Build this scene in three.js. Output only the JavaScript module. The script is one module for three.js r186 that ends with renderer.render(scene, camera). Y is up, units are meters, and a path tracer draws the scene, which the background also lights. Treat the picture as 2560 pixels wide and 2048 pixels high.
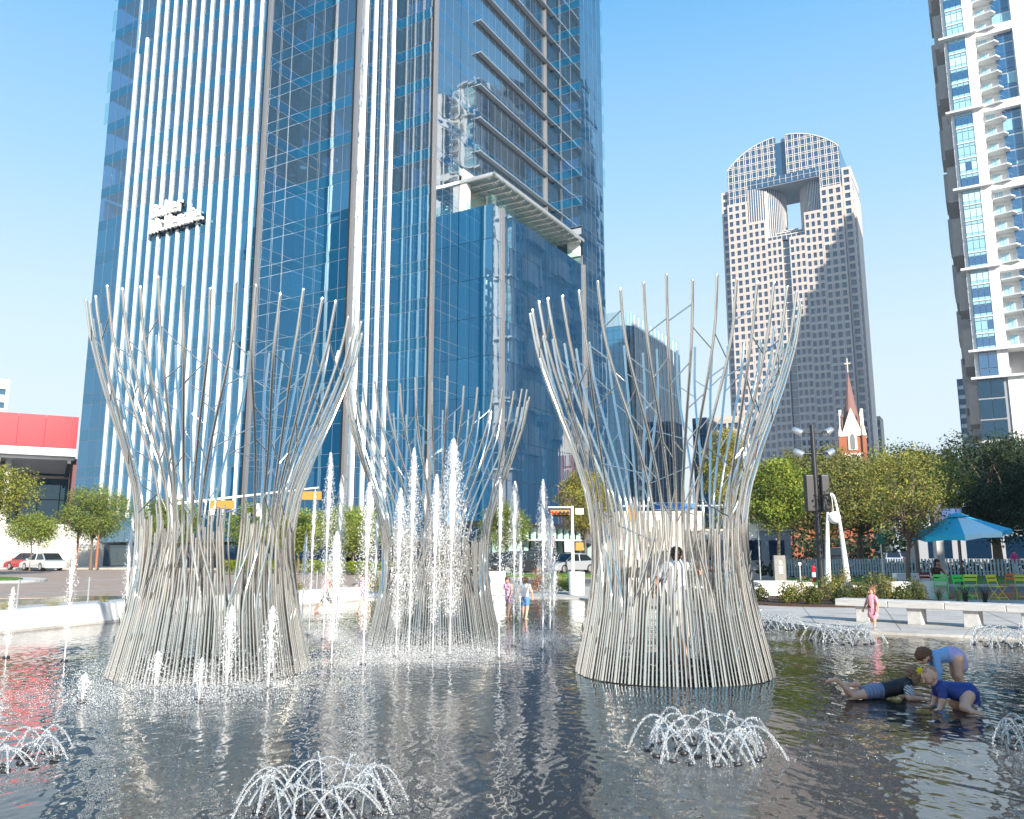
import * as THREE from 'three';
import { mergeGeometries, mergeVertices } from 'three/addons/utils/BufferGeometryUtils.js';
import { RoundedBoxGeometry } from 'three/addons/geometries/RoundedBoxGeometry.js';
import { FontLoader } from 'three/addons/loaders/FontLoader.js';
import { TextGeometry } from 'three/addons/geometries/TextGeometry.js';
import { ImprovedNoise } from 'three/addons/math/ImprovedNoise.js';

// ---------------------------------------------------------------- camera, sky, sun, exposure
const scene = new THREE.Scene();
const PITCH = Math.atan(353 / 2060);
const camera = new THREE.PerspectiveCamera(2 * Math.atan(1024 / 2060) * 180 / Math.PI, 2560 / 2048, 0.1, 3000);
camera.position.set(0, 1.7, 0);
camera.rotation.set(PITCH, 0, 0);
const renderer = new THREE.WebGLRenderer({ antialias: true });
renderer.toneMapping = THREE.LinearToneMapping;
renderer.toneMappingExposure = 2.05;
renderer.shadowMap.enabled = true;
const SUN_AZ = 156 * Math.PI / 180, SUN_EL = 23 * Math.PI / 180;      // azimuth clockwise from the view direction
const SUN = new THREE.Vector3(Math.sin(SUN_AZ) * Math.cos(SUN_EL), Math.sin(SUN_EL), -Math.cos(SUN_AZ) * Math.cos(SUN_EL));
const sun = new THREE.DirectionalLight(new THREE.Color().setRGB(1, 0.93, 0.82), 5.0);
sun.position.copy(SUN).multiplyScalar(400);
sun.castShadow = true;
sun.shadow.camera.left = -200; sun.shadow.camera.right = 200; sun.shadow.camera.top = 200; sun.shadow.camera.bottom = -200; sun.shadow.camera.far = 1200;
scene.add(sun);
{ // clear late afternoon sky: deep blue overhead, pale towards the horizon, a little paler towards the sun
  const W = 512, H = 256, SKY = 0.57, data = new Float32Array(W * H * 4);
  const lerp3 = (a, b, t) => a.map((x, i) => x + (b[i] - x) * t);
  const stops = [[-90, [0.42, 0.4, 0.38]], [-2, [0.6, 0.64, 0.68]], [0, [0.92, 0.94, 0.95]], [6, [0.85, 0.92, 0.95]], [14, [0.66, 0.82, 0.94]], [24, [0.38, 0.65, 0.9]], [36, [0.165, 0.46, 0.83]], [60, [0.08, 0.3, 0.72]], [90, [0.06, 0.24, 0.62]]];
  for (let j = 0; j < H; j++) {
    const el = ((j + 0.5) / H - 0.5) * 180;
    let k = 0; while (k < stops.length - 2 && el > stops[k + 1][0]) k++;
    const t = Math.min(1, Math.max(0, (el - stops[k][0]) / (stops[k + 1][0] - stops[k][0])));
    const base = lerp3(stops[k][1], stops[k + 1][1], t);
    for (let i = 0; i < W; i++) {
      const az = ((i + 0.5) / W - 0.5) * 2 * Math.PI, ce = Math.cos(el * Math.PI / 180);
      const c = ce * Math.cos(az) * SUN.x + Math.sin(el * Math.PI / 180) * SUN.y + ce * Math.sin(az) * SUN.z;
      const g = el > 0 ? Math.pow(Math.max(0, (c + 1) / 2), 3) * 0.4 : 0;
      const q = (j * W + i) * 4;
      data[q] = SKY * base[0] * (1 + 0.7 * g); data[q + 1] = SKY * base[1] * (1 + 0.45 * g); data[q + 2] = SKY * base[2] * (1 + 0.2 * g); data[q + 3] = 1;
    }
  }
  const sky = new THREE.DataTexture(data, W, H, THREE.RGBAFormat, THREE.FloatType);
  sky.mapping = THREE.EquirectangularReflectionMapping; sky.magFilter = THREE.LinearFilter; sky.wrapS = THREE.RepeatWrapping; sky.needsUpdate = true;
  scene.background = sky; scene.environment = sky;
}

scene.fog = new THREE.FogExp2(new THREE.Color().setRGB(0.45, 0.7, 1.0), 0.00022);       // thin blue air over the far towers

// ---------------------------------------------------------------- helpers
let seed = 12345;
const rnd = () => { seed = (seed * 1664525 + 1013904223) >>> 0; return seed / 4294967296; };
const rr = (a, b) => a + (b - a) * rnd();
const reseed = (n) => { seed = n >>> 0; };
const V = (x, y, z) => new THREE.Vector3(x, y, z);
const noise = new ImprovedNoise();
const taken = {};
const numbered = (name) => { const n = taken[name] = (taken[name] ?? -1) + 1; return n ? name + '_' + String(n).padStart(3, '0') : name; };
function tag(o, label, category, group, kind) {
  o.userData = { label, category };
  if (group) o.userData.group = group;
  if (kind) o.userData.kind = kind;
  return o;
}
function thing(name, label, category, pos = [0, 0, 0], turn = 0, group) {
  const o = new THREE.Group(); o.name = numbered(name); o.position.set(...pos); o.rotation.y = turn; scene.add(o);
  return tag(o, label, category, group);
}
function part(name, geo, mat, parent, kind) {
  const m = new THREE.Mesh(Array.isArray(geo) ? (geo.length > 1 ? mergeGeometries(geo.map(plain)) : geo[0]) : geo, mat);
  m.name = name; m.castShadow = m.receiveShadow = true; parent.add(m);
  if (kind) m.userData.kind = kind;
  return m;
}
function struct(name, geo, mat) { const m = part(numbered(name), geo, mat, scene); m.userData = { kind: 'structure' }; return m; }
const plain = (g) => { let h = g.index ? g.toNonIndexed() : g; for (const k of Object.keys(h.attributes)) if (!['position', 'normal', 'uv'].includes(k)) { h = h.clone(); h.deleteAttribute(k); } if (!h.attributes.uv) h.setAttribute('uv', new THREE.BufferAttribute(new Float32Array(h.attributes.position.count * 2), 2)); return h; };
const box = (w, h, d, x = 0, y = 0, z = 0, ry = 0) => { const g = new THREE.BoxGeometry(w, h, d); if (ry) g.rotateY(ry); return g.translate(x, y, z); };
const rbox = (w, h, d, r, x = 0, y = 0, z = 0, seg = 2) => new RoundedBoxGeometry(w, h, d, seg, r).translate(x, y, z);
const span = (x0, x1, y0, y1, z0, z1) => box(x1 - x0, y1 - y0, z1 - z0, (x0 + x1) / 2, (y0 + y1) / 2, (z0 + z1) / 2);
const cyl = (r0, r1, h, x = 0, y = 0, z = 0, n = 12) => new THREE.CylinderGeometry(r1, r0, h, n).translate(x, y + h / 2, z);
function bar(a, b, r, n = 6, r2 = r) { // a rod from a to b
  const d = b.clone().sub(a), g = new THREE.CylinderGeometry(r2, r, d.length(), n);
  g.applyQuaternion(new THREE.Quaternion().setFromUnitVectors(V(0, 1, 0), d.clone().normalize()));
  return g.translate((a.x + b.x) / 2, (a.y + b.y) / 2, (a.z + b.z) / 2);
}
const flatbar = (a, b, w, t) => { const d = b.clone().sub(a), g = new THREE.BoxGeometry(w, d.length(), t); g.applyQuaternion(new THREE.Quaternion().setFromUnitVectors(V(0, 1, 0), d.clone().normalize())); return g.translate((a.x + b.x) / 2, (a.y + b.y) / 2, (a.z + b.z) / 2); };
function tube(pts, r, n = 6, seg = pts.length * 3, radii) { // sampled through points, capped, with an optional taper
  const c = new THREE.CatmullRomCurve3(pts), g = new THREE.TubeGeometry(c, seg, r, n, false);
  if (radii) { const p = g.attributes.position, o = V(0, 0, 0); for (let i = 0; i <= seg; i++) { c.getPointAt(i / seg, o); const s = radii(i / seg); for (let j = 0; j <= n; j++) { const q = i * (n + 1) + j; p.setXYZ(q, o.x + (p.getX(q) - o.x) * s, o.y + (p.getY(q) - o.y) * s, o.z + (p.getZ(q) - o.z) * s); } } }
  return g;
}
const shapeOf = (pts) => { const s = new THREE.Shape(); pts.forEach(([x, y], i) => (i ? s.lineTo(x, y) : s.moveTo(x, y))); s.closePath(); return s; };
// a flat sheet on the ground from plan points [x, forward]; thickness goes down
function slab(pts, top, thick, holes = []) {
  const s = shapeOf(pts); holes.forEach((h) => s.holes.push(new THREE.Path(h.map(([x, y]) => new THREE.Vector2(x, y)))));
  const g = new THREE.ExtrudeGeometry(s, { depth: thick, bevelEnabled: false, curveSegments: 1 });
  g.rotateX(-Math.PI / 2); g.translate(0, top - thick, 0);
  const p = g.attributes.position, uv = g.attributes.uv; for (let i = 0; i < p.count; i++) uv.setXY(i, p.getX(i), p.getZ(i));
  return g;
}
const smooth = (pts, n = 40, closed = true) => new THREE.CatmullRomCurve3(pts.map(([x, y]) => V(x, y, 0)), closed, 'centripetal').getPoints(n).map((p) => [p.x, p.y]);
const rgb = (r, g, b) => new THREE.Color().setRGB(r, g, b);

// ---------------------------------------------------------------- textures and materials
function tex(n, fn, srgb = true) { // periodic texture computed per pixel; fn(u, v) -> [r, g, b] 0..1 (linear numbers for data maps, sRGB for colours)
  const d = new Uint8Array(n * n * 4);
  for (let j = 0; j < n; j++) for (let i = 0; i < n; i++) { const c = fn(i / n, j / n), q = (j * n + i) * 4; for (let k = 0; k < 3; k++) d[q + k] = Math.max(0, Math.min(255, c[k] * 255)); d[q + 3] = 255; }
  const t = new THREE.DataTexture(d, n, n); t.wrapS = t.wrapT = THREE.RepeatWrapping; t.magFilter = THREE.LinearFilter; t.minFilter = THREE.LinearMipmapLinearFilter;
  if (srgb) t.colorSpace = THREE.SRGBColorSpace; t.needsUpdate = true; return t;
}
const hash = (i, j, s) => { let h = (i * 374761393 + j * 668265263 + s * 2246822519) >>> 0; h = Math.imul(h ^ (h >>> 13), 1274126177) >>> 0; return ((h ^ (h >>> 16)) >>> 0) / 4294967296; };
function vnoise(u, v, f, s) { // periodic value noise
  const x = u * f, y = v * f, i = Math.floor(x), j = Math.floor(y), a = x - i, b = y - j, w = a * a * (3 - 2 * a), z = b * b * (3 - 2 * b), m = (k) => ((k % f) + f) % f;
  const p = hash(m(i), m(j), s), q = hash(m(i + 1), m(j), s), r = hash(m(i), m(j + 1), s), t = hash(m(i + 1), m(j + 1), s);
  return (p + (q - p) * w) + ((r + (t - r) * w) - (p + (q - p) * w)) * z;
}
const fbm = (u, v, f, s, o = 4) => { let t = 0, a = 0.5, n = 0; for (let k = 0; k < o; k++) { t += a * vnoise(u, v, f << k, s + k); n += a; a *= 0.55; } return t / n; };
const rep = (t, x, y = x) => { const c = t.clone(); c.repeat.set(x, y); c.needsUpdate = true; return c; };
const grime = tex(512, (u, v) => { const a = 0.8 + 0.2 * fbm(u, v, 6, 3, 5), b = fbm(u, v, 64, 9, 2) * 0.1 - 0.05; return [a + b, a + b, a + b * 0.9]; });
const grainBump = tex(512, (u, v) => { const a = fbm(u, v, 32, 21, 4); return [a, a, a]; }, false);
const asphaltMap = tex(512, (u, v) => { const a = 0.78 + 0.18 * fbm(u, v, 5, 31, 3) + (hash(Math.floor(u * 512), Math.floor(v * 512), 5) - 0.5) * 0.16; return [a, a, a]; });
const lawnMap = tex(512, (u, v) => { const a = 0.7 + 0.3 * fbm(u, v, 9, 41, 5), h = hash(Math.floor(u * 512), Math.floor(v * 512), 8) * 0.25; return [(a - h) * 0.95, a - h * 0.6, (a - h) * 0.8]; });
const wavyBump = tex(256, (u, v) => { const a = fbm(u, v, 2, 51, 1); return [a, a, a]; }, false);
const std = (c, o = {}) => new THREE.MeshStandardMaterial({ color: c, roughness: 0.7, ...o });
const phy = (c, o = {}) => new THREE.MeshPhysicalMaterial({ color: c, roughness: 0.5, ...o });
const M = {
  paving: std(rgb(0.52, 0.49, 0.45), { roughness: 0.85, map: rep(grime, 0.23), bumpMap: rep(grainBump, 0.9), bumpScale: 0.002 }),
  ground: std(rgb(0.3, 0.27, 0.24), { roughness: 0.9, map: rep(asphaltMap, 0.08) }),
  road: std(rgb(0.46, 0.35, 0.28), { roughness: 0.9, map: rep(asphaltMap, 0.21) }),
  roadDark: std(rgb(0.13, 0.13, 0.14), { roughness: 0.85, map: rep(asphaltMap, 0.19) }),
  lawn: std(rgb(0.15, 0.28, 0.035), { roughness: 0.95, map: rep(lawnMap, 0.31) }),
  mulch: std(rgb(0.09, 0.045, 0.028), { roughness: 1, map: rep(grime, 1.3), bumpMap: rep(grainBump, 2), bumpScale: 0.02 }),
  deck: std(rgb(0.3, 0.13, 0.06), { roughness: 0.8, map: rep(grime, 0.7) }),
  concrete: std(rgb(0.62, 0.6, 0.57), { roughness: 0.75, map: rep(grime, 0.41), bumpMap: rep(grainBump, 1.1), bumpScale: 0.0015 }),
  white: std(rgb(0.86, 0.85, 0.83), { roughness: 0.6, map: rep(grime, 0.13) }),
  whitePaint: std(rgb(0.82, 0.82, 0.8), { roughness: 0.35 }),
  cream: std(rgb(0.66, 0.58, 0.5), { roughness: 0.8, map: rep(grime, 0.11) }),
  granite: std(rgb(0.66, 0.56, 0.5), { roughness: 0.5, map: rep(grime, 0.06) }),
  steel: std(rgb(0.86, 0.8, 0.72), { metalness: 1, roughness: 0.05 }),
  alu: std(rgb(0.62, 0.62, 0.62), { metalness: 0.8, roughness: 0.35 }),
  bronze: std(rgb(0.3, 0.285, 0.28), { metalness: 0.6, roughness: 0.4 }),
  darkMetal: std(rgb(0.03, 0.03, 0.035), { metalness: 0.3, roughness: 0.4 }),
  grey: std(rgb(0.3, 0.31, 0.33), { roughness: 0.6 }),
  black: std(rgb(0.012, 0.012, 0.014), { roughness: 0.5 }),
  rubber: std(rgb(0.02, 0.02, 0.022), { roughness: 0.85 }),
  bark: std(rgb(0.2, 0.15, 0.11), { roughness: 0.95, map: rep(grime, 1.5, 0.7), bumpMap: rep(grainBump, 2, 0.5), bumpScale: 0.02 }),
  terracotta: std(rgb(0.45, 0.15, 0.075), { roughness: 0.8, map: rep(grime, 0.4) }),
  slate: std(rgb(0.2, 0.1, 0.085), { roughness: 0.7 }),
  red: phy(rgb(0.72, 0.006, 0.018), { roughness: 0.25, clearcoat: 0.6 }),
};
const glassOf = (c, ior, o = {}) => phy(rgb(...c), { roughness: 0.02, ior, bumpMap: wavyBump, bumpScale: 0.004, specularColor: rgb(0.5, 0.82, 1), ...o });

// ---------------------------------------------------------------- ground, pool, roads
const POOL = [[-16, 0.2], [-11.6, 13.5], [-10.61, 17.61], [-10.18, 19], [-9.62, 20.5], [-8.45, 23.24], [-6.55, 26.6], [-5.0, 29.6], [-3.2, 30.8], [0.04, 31.1], [2.39, 29.97], [4.6, 25], [6.07, 20.76], [6.61, 19], [7.4, 17.61], [8.72, 16.94], [9.87, 16.41], [13, 15.2], [18, 12.5], [18, 0.2]];
struct('ground', slab([[-900, -300], [900, -300], [900, 1500], [-900, 1500]], -0.06, 0.4), M.ground);
{ // one sheet of paving round the pool, its inner edge a low lip above the water
  const g = slab([[-60, -40], [60, -40], [60, 42], [30, 44], [10, 42], [-3, 37], [-8, 35], [-13, 30.5], [-15, 25.5], [-15.6, 18], [-20, 10], [-60, -10]], 0.05, 0.3, [POOL.slice().reverse()]);
  struct('pavement', g, M.paving);
}
{ // joints between the paving slabs beside the bench: real thin grooves proud of nothing, set as narrow dark strips 4 mm up
  const lines = [];
  for (const [a, b] of [[[6.9, 19.2], [9.2, 27]], [[8.2, 17.9], [11.2, 25.5]], [[10.6, 17.0], [13.5, 24.5]], [[12.9, 16.1], [16, 23]], [[4.4, 26.2], [7.6, 30.5]], [[7.7, 20.4], [16, 17.2]], [[8.4, 22.6], [17, 19.4]]]) {
    const p = V(a[0], 0.0545, -a[1]), q = V(b[0], 0.0545, -b[1]); lines.push(flatbar(p, q, 0.018, 0.018).translate(0, -0.0095, 0));
  }
  const j = part(numbered('pavement_joint'), lines, std(rgb(0.22, 0.2, 0.18), { roughness: 1 }), scene); j.userData = { kind: 'structure' };
}
{ // the film of water: broad ripples are geometry, fine ones a bump
  const waves = []; reseed(77);
  for (let i = 0; i < 26; i++) { const a = rr(0, 6.283), l = rr(0.45, 2.4); waves.push([Math.cos(a) * 6.283 / l, Math.sin(a) * 6.283 / l, rr(0, 6.28), l * 0.0009 * rr(0.4, 1.2)]); }
  const centres = [[-1.5, 15], [-4.2, 11.6], [2.3, 12.2], [-1.3, 6.5], [1.6, 7.5], [-4, 7.2], [4.6, 7.7], [6.2, 16.2], [0.6, 15.2], [-2.4, 13.2], [4.5, 9.6]];
  const h = (x, f) => {
    let y = 0; for (const [kx, ky, p, a] of waves) y += a * Math.sin(kx * x + ky * f + p + 1.3 * noise.noise(x * 0.35, f * 0.35, 3.3));
    let near = 0; for (const [cx, cf] of centres) { const d = Math.hypot(x - cx, f - cf); y += 0.0035 * Math.sin(d * 17 + 3 * noise.noise(x, f, 8)) * Math.exp(-d * 0.75); near += Math.exp(-d * d * 0.2); }
    return y * (0.55 + 0.5 * noise.noise(x * 0.22, f * 0.2, 1.7) + 0.35 * Math.min(1, near));
  };
  const nx = 300, nz = 380, pos = [], uv = [], idx = [];
  for (let j = 0; j <= nz; j++) { const f = 2.6 + 29.5 * Math.pow(j / nz, 1.45), half = 4 + f * 0.78; for (let i = 0; i <= nx; i++) { const x = Math.max(-17, Math.min(18.5, (i / nx * 2 - 1) * half)); pos.push(x, h(x, f), -f); uv.push(x, f); } }
  for (let j = 0; j < nz; j++) for (let i = 0; i < nx; i++) { const a = j * (nx + 1) + i, b = a + 1, c = a + nx + 1, d = c + 1; idx.push(a, b, c, b, d, c); }
  const g = new THREE.BufferGeometry(); g.setAttribute('position', new THREE.Float32BufferAttribute(pos, 3)); g.setAttribute('uv', new THREE.Float32BufferAttribute(uv, 2)); g.setIndex(idx); g.computeVertexNormals();
  const w2 = []; for (let i = 0; i < 46; i++) { const kx = Math.round(rr(-34, 34)), ky = Math.round(rr(-34, 34)); const k = Math.hypot(kx, ky); if (k > 6) w2.push([kx, ky, rr(0, 6.28), 1 / Math.pow(k, 1.05)]); }
  const rip = tex(1024, (u, v) => { let t = 0; const wx = 0.02 * (fbm(u, v, 4, 61, 2) - 0.5), wy = 0.02 * (fbm(u, v, 4, 67, 2) - 0.5); for (const [kx, ky, p, a] of w2) t += a * Math.sin(6.283 * (kx * (u + wx) + ky * (v + wy)) + p); const e = fbm(u, v, 48, 71, 3) - 0.5; const q = 0.5 + t * 0.42 + e * 0.22; return [q, q, q]; }, false);
  M.water = phy(rgb(0.04, 0.035, 0.03), { roughness: 0.03, ior: 1.66, bumpMap: rep(rip, 0.27, 0.2), bumpScale: 0.011 });
  struct('water', g, M.water);
}
// the street: a wide tan carriageway, kerbs, lawns
struct('road', slab(smooth([[-110, 40], [-60, 38], [-34, 33.5], [-20, 31], [-12, 34], [-4, 42], [6, 47], [30, 52], [110, 62], [110, 78], [40, 74], [10, 70], [-20, 78], [-60, 82], [-110, 84]], 90), -0.03, 0.05), M.road);
struct('road', slab(smooth([[-7, 41], [4, 45.5], [14, 49.5], [14, 53], [2, 50.5], [-8, 47]], 50), -0.022, 0.03), M.roadDark);
struct('road', slab([[26, 60], [31, 60], [110, 210], [86, 220]], -0.024, 0.03), M.roadDark);
struct('pavement', slab(smooth([[-120, 84], [-60, 80], [-44, 78.5], [-30, 77], [-14, 69], [-4, 64], [3, 61], [3, 63], [-4, 76], [-20, 96], [-120, 120]], 60), 0.1, 0.2), M.paving);
struct('kerb', slab(smooth([[-85, 45], [-52, 42.2], [-30, 42.5], [-26.2, 46], [-29, 51], [-52, 56], [-85, 58]], 60), 0.1, 0.16), M.concrete);
struct('lawn', slab(smooth([[-84, 46], [-52, 43.2], [-31, 43.5], [-27.4, 46], [-30, 50.2], [-52, 55], [-84, 57]], 60), 0.16, 0.16), M.lawn);
struct('lawn', slab(smooth([[-2, 57], [3, 55.5], [9, 57], [9, 59], [2, 60.2], [-3, 60]], 40), 0.1, 0.14), M.lawn);
struct('lawn', slab([[12.2, 40.2], [40, 43], [46, 62], [15.5, 50]], 0.1, 0.14), M.lawn);
struct('kerb', slab([[8, 37.4], [40, 41.6], [40, 42.2], [8, 38.0]], 0.14, 0.2), M.concrete);
struct('road', slab([[7, 32.6], [40, 36.2], [40, 41.2], [8, 37.2]], 0.056, 0.04), M.roadDark);
struct('planting_bed', slab(smooth([[7.2, 26.4], [9.5, 24.9], [12.4, 25.2], [13.9, 27.5], [13.3, 33], [9.5, 32.4], [7.5, 29.2]], 40), 0.1, 0.12), M.mulch);
struct('terrace', slab([[13.6, 29.3], [30, 27], [34, 33], [15, 34]], 0.062, 0.05), M.deck);

// ---------------------------------------------------------------- the city grid is turned 30 degrees: local +x runs right and nearer, local +z faces the viewer
const GRID = -Math.PI / 6;
const FOCAL = 2060, CP = Math.cos(PITCH), SP = Math.sin(PITCH);
const shown = (p) => { const y = p.y - 1.7, f = -p.z, zc = f * CP + y * SP, u = 1280 + FOCAL * p.x / zc, v = 1024 - FOCAL * (y * CP - f * SP) / zc; return zc > 0 && u > -40 && u < 2600 && v > -40 && v < 1500 ? FOCAL / zc : 0; };
// Collects panes (and the like); the 300 of a name that show largest become parts, the others are joined.
class Panes {
  constructor(owner) { this.owner = owner; this.list = []; this.shapes = new Map(); owner.updateMatrixWorld(true); }
  geo(w, h, t, bulge) {
    const key = [w, h, t, bulge].map((x) => x.toFixed(3)).join();
    if (!this.shapes.has(key)) {
      const g = new THREE.BoxGeometry(w, h, t);
      if (bulge) { const n = g.attributes.normal; [[-1, 1], [1, 1], [-1, -1], [1, -1]].forEach(([a, b], i) => { const v = V(a * bulge, b * bulge, 1).normalize(); n.setXYZ(16 + i, v.x, v.y, v.z); }); }
      this.shapes.set(key, g);
    }
    return this.shapes.get(key);
  }
  add(name, w, h, t, mat, x, y, z, ry, bulge = 0, wobble = 0) {
    const m = new THREE.Object3D(); m.position.set(x, y, z); m.rotation.set(wobble * (rnd() - 0.5), ry + wobble * (rnd() - 0.5), 0); m.updateMatrix();
    const p = V(x, y, z).applyMatrix4(this.owner.matrixWorld), s = shown(p);
    const n = V(Math.sin(ry), 0, Math.cos(ry)).transformDirection(this.owner.matrixWorld), d = p.clone().sub(camera.position).normalize();
    this.list.push({ name, geo: this.geo(w, h, t, bulge), mat, m, size: w * h * s * s * Math.max(0.02, -n.dot(d)) });
  }
  build(most = 300) {
    const by = {}; this.list.forEach((q) => (by[q.name] ??= []).push(q));
    for (const [name, all] of Object.entries(by)) {
      all.sort((a, b) => b.size - a.size);
      all.slice(0, most).forEach((q) => { const o = part(name, q.geo, q.mat, this.owner); o.position.copy(q.m.position); o.rotation.copy(q.m.rotation); });
      const rest = new Map(); all.slice(most).forEach((q) => { if (!rest.has(q.mat)) rest.set(q.mat, []); rest.get(q.mat).push(q.geo.clone().applyMatrix4(q.m.matrix)); });
      if (rest.size) { const mats = [...rest.keys()], gs = mats.map((m) => mergeGeometries(rest.get(m))); part(name, mats.length > 1 ? mergeGeometries(gs, true) : gs[0], mats.length > 1 ? mats : mats[0], this.owner, 'stuff'); }
    }
  }
}
const G = {
  clad: [0, 1, 2].map((i) => glassOf([0.004, 0.055 + i * 0.006, 0.13 + i * 0.012], 2.7 + i * 0.12)),
  spandrel: [0, 1].map((i) => glassOf([0.004, 0.06 + i * 0.008, 0.13 + i * 0.012], 2.5)),
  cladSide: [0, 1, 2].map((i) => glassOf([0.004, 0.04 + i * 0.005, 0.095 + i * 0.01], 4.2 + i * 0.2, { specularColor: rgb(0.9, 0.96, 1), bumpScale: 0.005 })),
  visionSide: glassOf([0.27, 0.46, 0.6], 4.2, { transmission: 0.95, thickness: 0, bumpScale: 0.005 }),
  vision: glassOf([0.27, 0.49, 0.66], 2.1, { transmission: 0.93, thickness: 0 }),
  dark: glassOf([0.006, 0.02, 0.045], 2.0),
  pale: glassOf([0.25, 0.36, 0.42], 2.0),
  rail: phy(rgb(0.8, 0.93, 0.9), { transmission: 1, thickness: 0, roughness: 0.02 }),
  lobby: phy(rgb(0.5, 0.72, 0.62), { roughness: 0.15 }),
};
const mullionM = std(rgb(0.2, 0.23, 0.27), { metalness: 0.4, roughness: 0.45 });
{
  reseed(5);
  const T = thing('glass_tower', 'tall blue glass office tower with white vertical fins and a stepped corner', 'office tower', [-8.1, 0, -80], GRID);
  const P = new Panes(T), BASE = 39.2, FL = 4.07, TOP = BASE + FL * 11 - 1.2;
  const floorY = (k) => BASE + FL * k;
  const bars = [], partitions = [];
  const seg = (ax, az, bx, bz, cols, k0 = -9, k1 = 10, skip, solid) => {
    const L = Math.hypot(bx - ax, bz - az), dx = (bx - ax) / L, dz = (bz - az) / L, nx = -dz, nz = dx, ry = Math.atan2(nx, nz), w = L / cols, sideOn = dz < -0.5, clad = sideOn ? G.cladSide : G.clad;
    for (let c = 0; c < cols; c++) {
      const s = (c + 0.5) * w, x = ax + dx * s, z = az + dz * s;
      for (let k = k0; k <= k1; k++) {
        const y = floorY(k), off = k >= 0 && !solid;
        if (skip && skip(c, k)) continue;
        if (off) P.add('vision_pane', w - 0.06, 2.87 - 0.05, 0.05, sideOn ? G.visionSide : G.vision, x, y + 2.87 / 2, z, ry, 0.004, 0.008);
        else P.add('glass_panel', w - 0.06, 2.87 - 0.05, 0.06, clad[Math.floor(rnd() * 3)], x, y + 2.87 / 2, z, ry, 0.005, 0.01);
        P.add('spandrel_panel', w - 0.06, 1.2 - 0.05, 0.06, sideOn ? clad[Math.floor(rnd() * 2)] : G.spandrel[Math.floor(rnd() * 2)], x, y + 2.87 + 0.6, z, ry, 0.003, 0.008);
      }
      if (c) bars.push(box(0.055, floorY(k1 + 1) - floorY(k0), 0.07, ax + dx * c * w - nx * 0.015, (floorY(k1 + 1) + floorY(k0)) / 2, az + dz * c * w - nz * 0.015, ry));
    }
    for (let k = k0; k <= k1; k++) for (const e of [0, 2.87]) bars.push(box(L - 0.02, 0.05, 0.07, (ax + bx) / 2 - nx * 0.02, floorY(k) + e, (az + bz) / 2 - nz * 0.02, ry));
    // opaque backing for the clad floors, and office walls and partitions behind the clear ones
    const lo = Math.max(k0, -9), cx = (ax + bx) / 2, cz = (az + bz) / 2;
    if (k0 < 0) part('backing_wall', box(L - 0.1, BASE - floorY(lo), 0.1, cx - nx * 0.14, (BASE + floorY(lo)) / 2, cz - nz * 0.14, ry), M.grey, T);
    for (let k = 0; k <= k1; k++) for (let c = 0; c < cols; c += 1) if (rnd() < 0.24) {
      const s = c * w + 0.1, d = rr(1.6, 4.2), h = rnd() < 0.3 ? 1.3 : 2.7;
      partitions.push(box(0.12, h, d, ax + dx * s - nx * (0.45 + d / 2), floorY(k) + h / 2 + 0.05, az + dz * s - nz * (0.45 + d / 2), ry));
      if (rnd() < 0.35) partitions.push(box(rr(0.8, 2.2), 0.75, 0.7, ax + dx * (s + 1.1) - nx * 1.0, floorY(k) + 0.45, az + dz * (s + 1.1) - nz * 1.0, ry));
      if (rnd() < 0.3) partitions.push(box(w * 0.7, 2.2, 0.06, ax + dx * (s + w * 0.5) - nx * 0.5, floorY(k) + 1.2, az + dz * (s + w * 0.5) - nz * 0.5, ry));
    }
  };
  seg(-39.6, 10.9, -34.6, 10.9, 3);
  seg(-34.5, 11.3, -12.7, 11.3, 14);
  seg(-12.7, 11.3, -12.7, 6.7, 3);
  seg(-12.7, 6.7, -4.9, 6.7, 5);
  seg(-4.9, 6.7, -4.9, 0, 4);
  seg(-4.9, 0, 0, 0, 3);
  seg(0, 0, 0, -4.7, 3);
  seg(0, -4.7, 0, -27, 15, 1, 10);
  seg(0, -27, 4.3, -27, 3, 1, 10);
  seg(4.3, -27, 4.3, -34, 5, -9, 10, null, true);
  // podium block under the terrace
  const boxTop = 37.8, rowsY = [4.6, 8.8, 13, 17.2, 21.4, 25.6, 29.8, 34, 37.8];
  const boxSeg = (ax, az, bx, bz, cols) => {
    const L = Math.hypot(bx - ax, bz - az), dx = (bx - ax) / L, dz = (bz - az) / L, nx = -dz, nz = dx, ry = Math.atan2(nx, nz), w = L / cols;
    for (let c = 0; c < cols; c++) for (let r = 0; r < 8; r++) { const h = rowsY[r + 1] - rowsY[r]; P.add('glass_panel', w - 0.05, h - 0.05, 0.06, (dz < -0.5 ? G.cladSide : G.clad)[Math.floor(rnd() * 3)], ax + dx * (c + 0.5) * w, (rowsY[r] + rowsY[r + 1]) / 2, az + dz * (c + 0.5) * w, ry, 0.005, 0.01); }
    part('backing_wall', box(L - 0.1, boxTop - 4.6, 0.1, (ax + bx) / 2 - nx * 0.12, (boxTop + 4.6) / 2, (az + bz) / 2 - nz * 0.12, ry), mullionM, T);
    for (let c = 0; c < cols; c++) P.add('railing_pane', w - 0.06, 1.1, 0.03, G.rail, ax + dx * (c + 0.5) * w - nx * 0.2, boxTop + 0.6, az + dz * (c + 0.5) * w - nz * 0.2, ry);
  };
  boxSeg(0.05, -4.7, 4.3, -4.7, 3); boxSeg(4.3, -4.75, 4.3, -27, 15);
  part('terrace_floor', span(0, 4.25, boxTop - 0.25, boxTop - 0.02, -26.9, -4.8), M.concrete, T);
  part('terrace_wall', span(-0.3, -0.1, boxTop, 43.2, -26.9, -5.6), M.cream, T);
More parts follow.
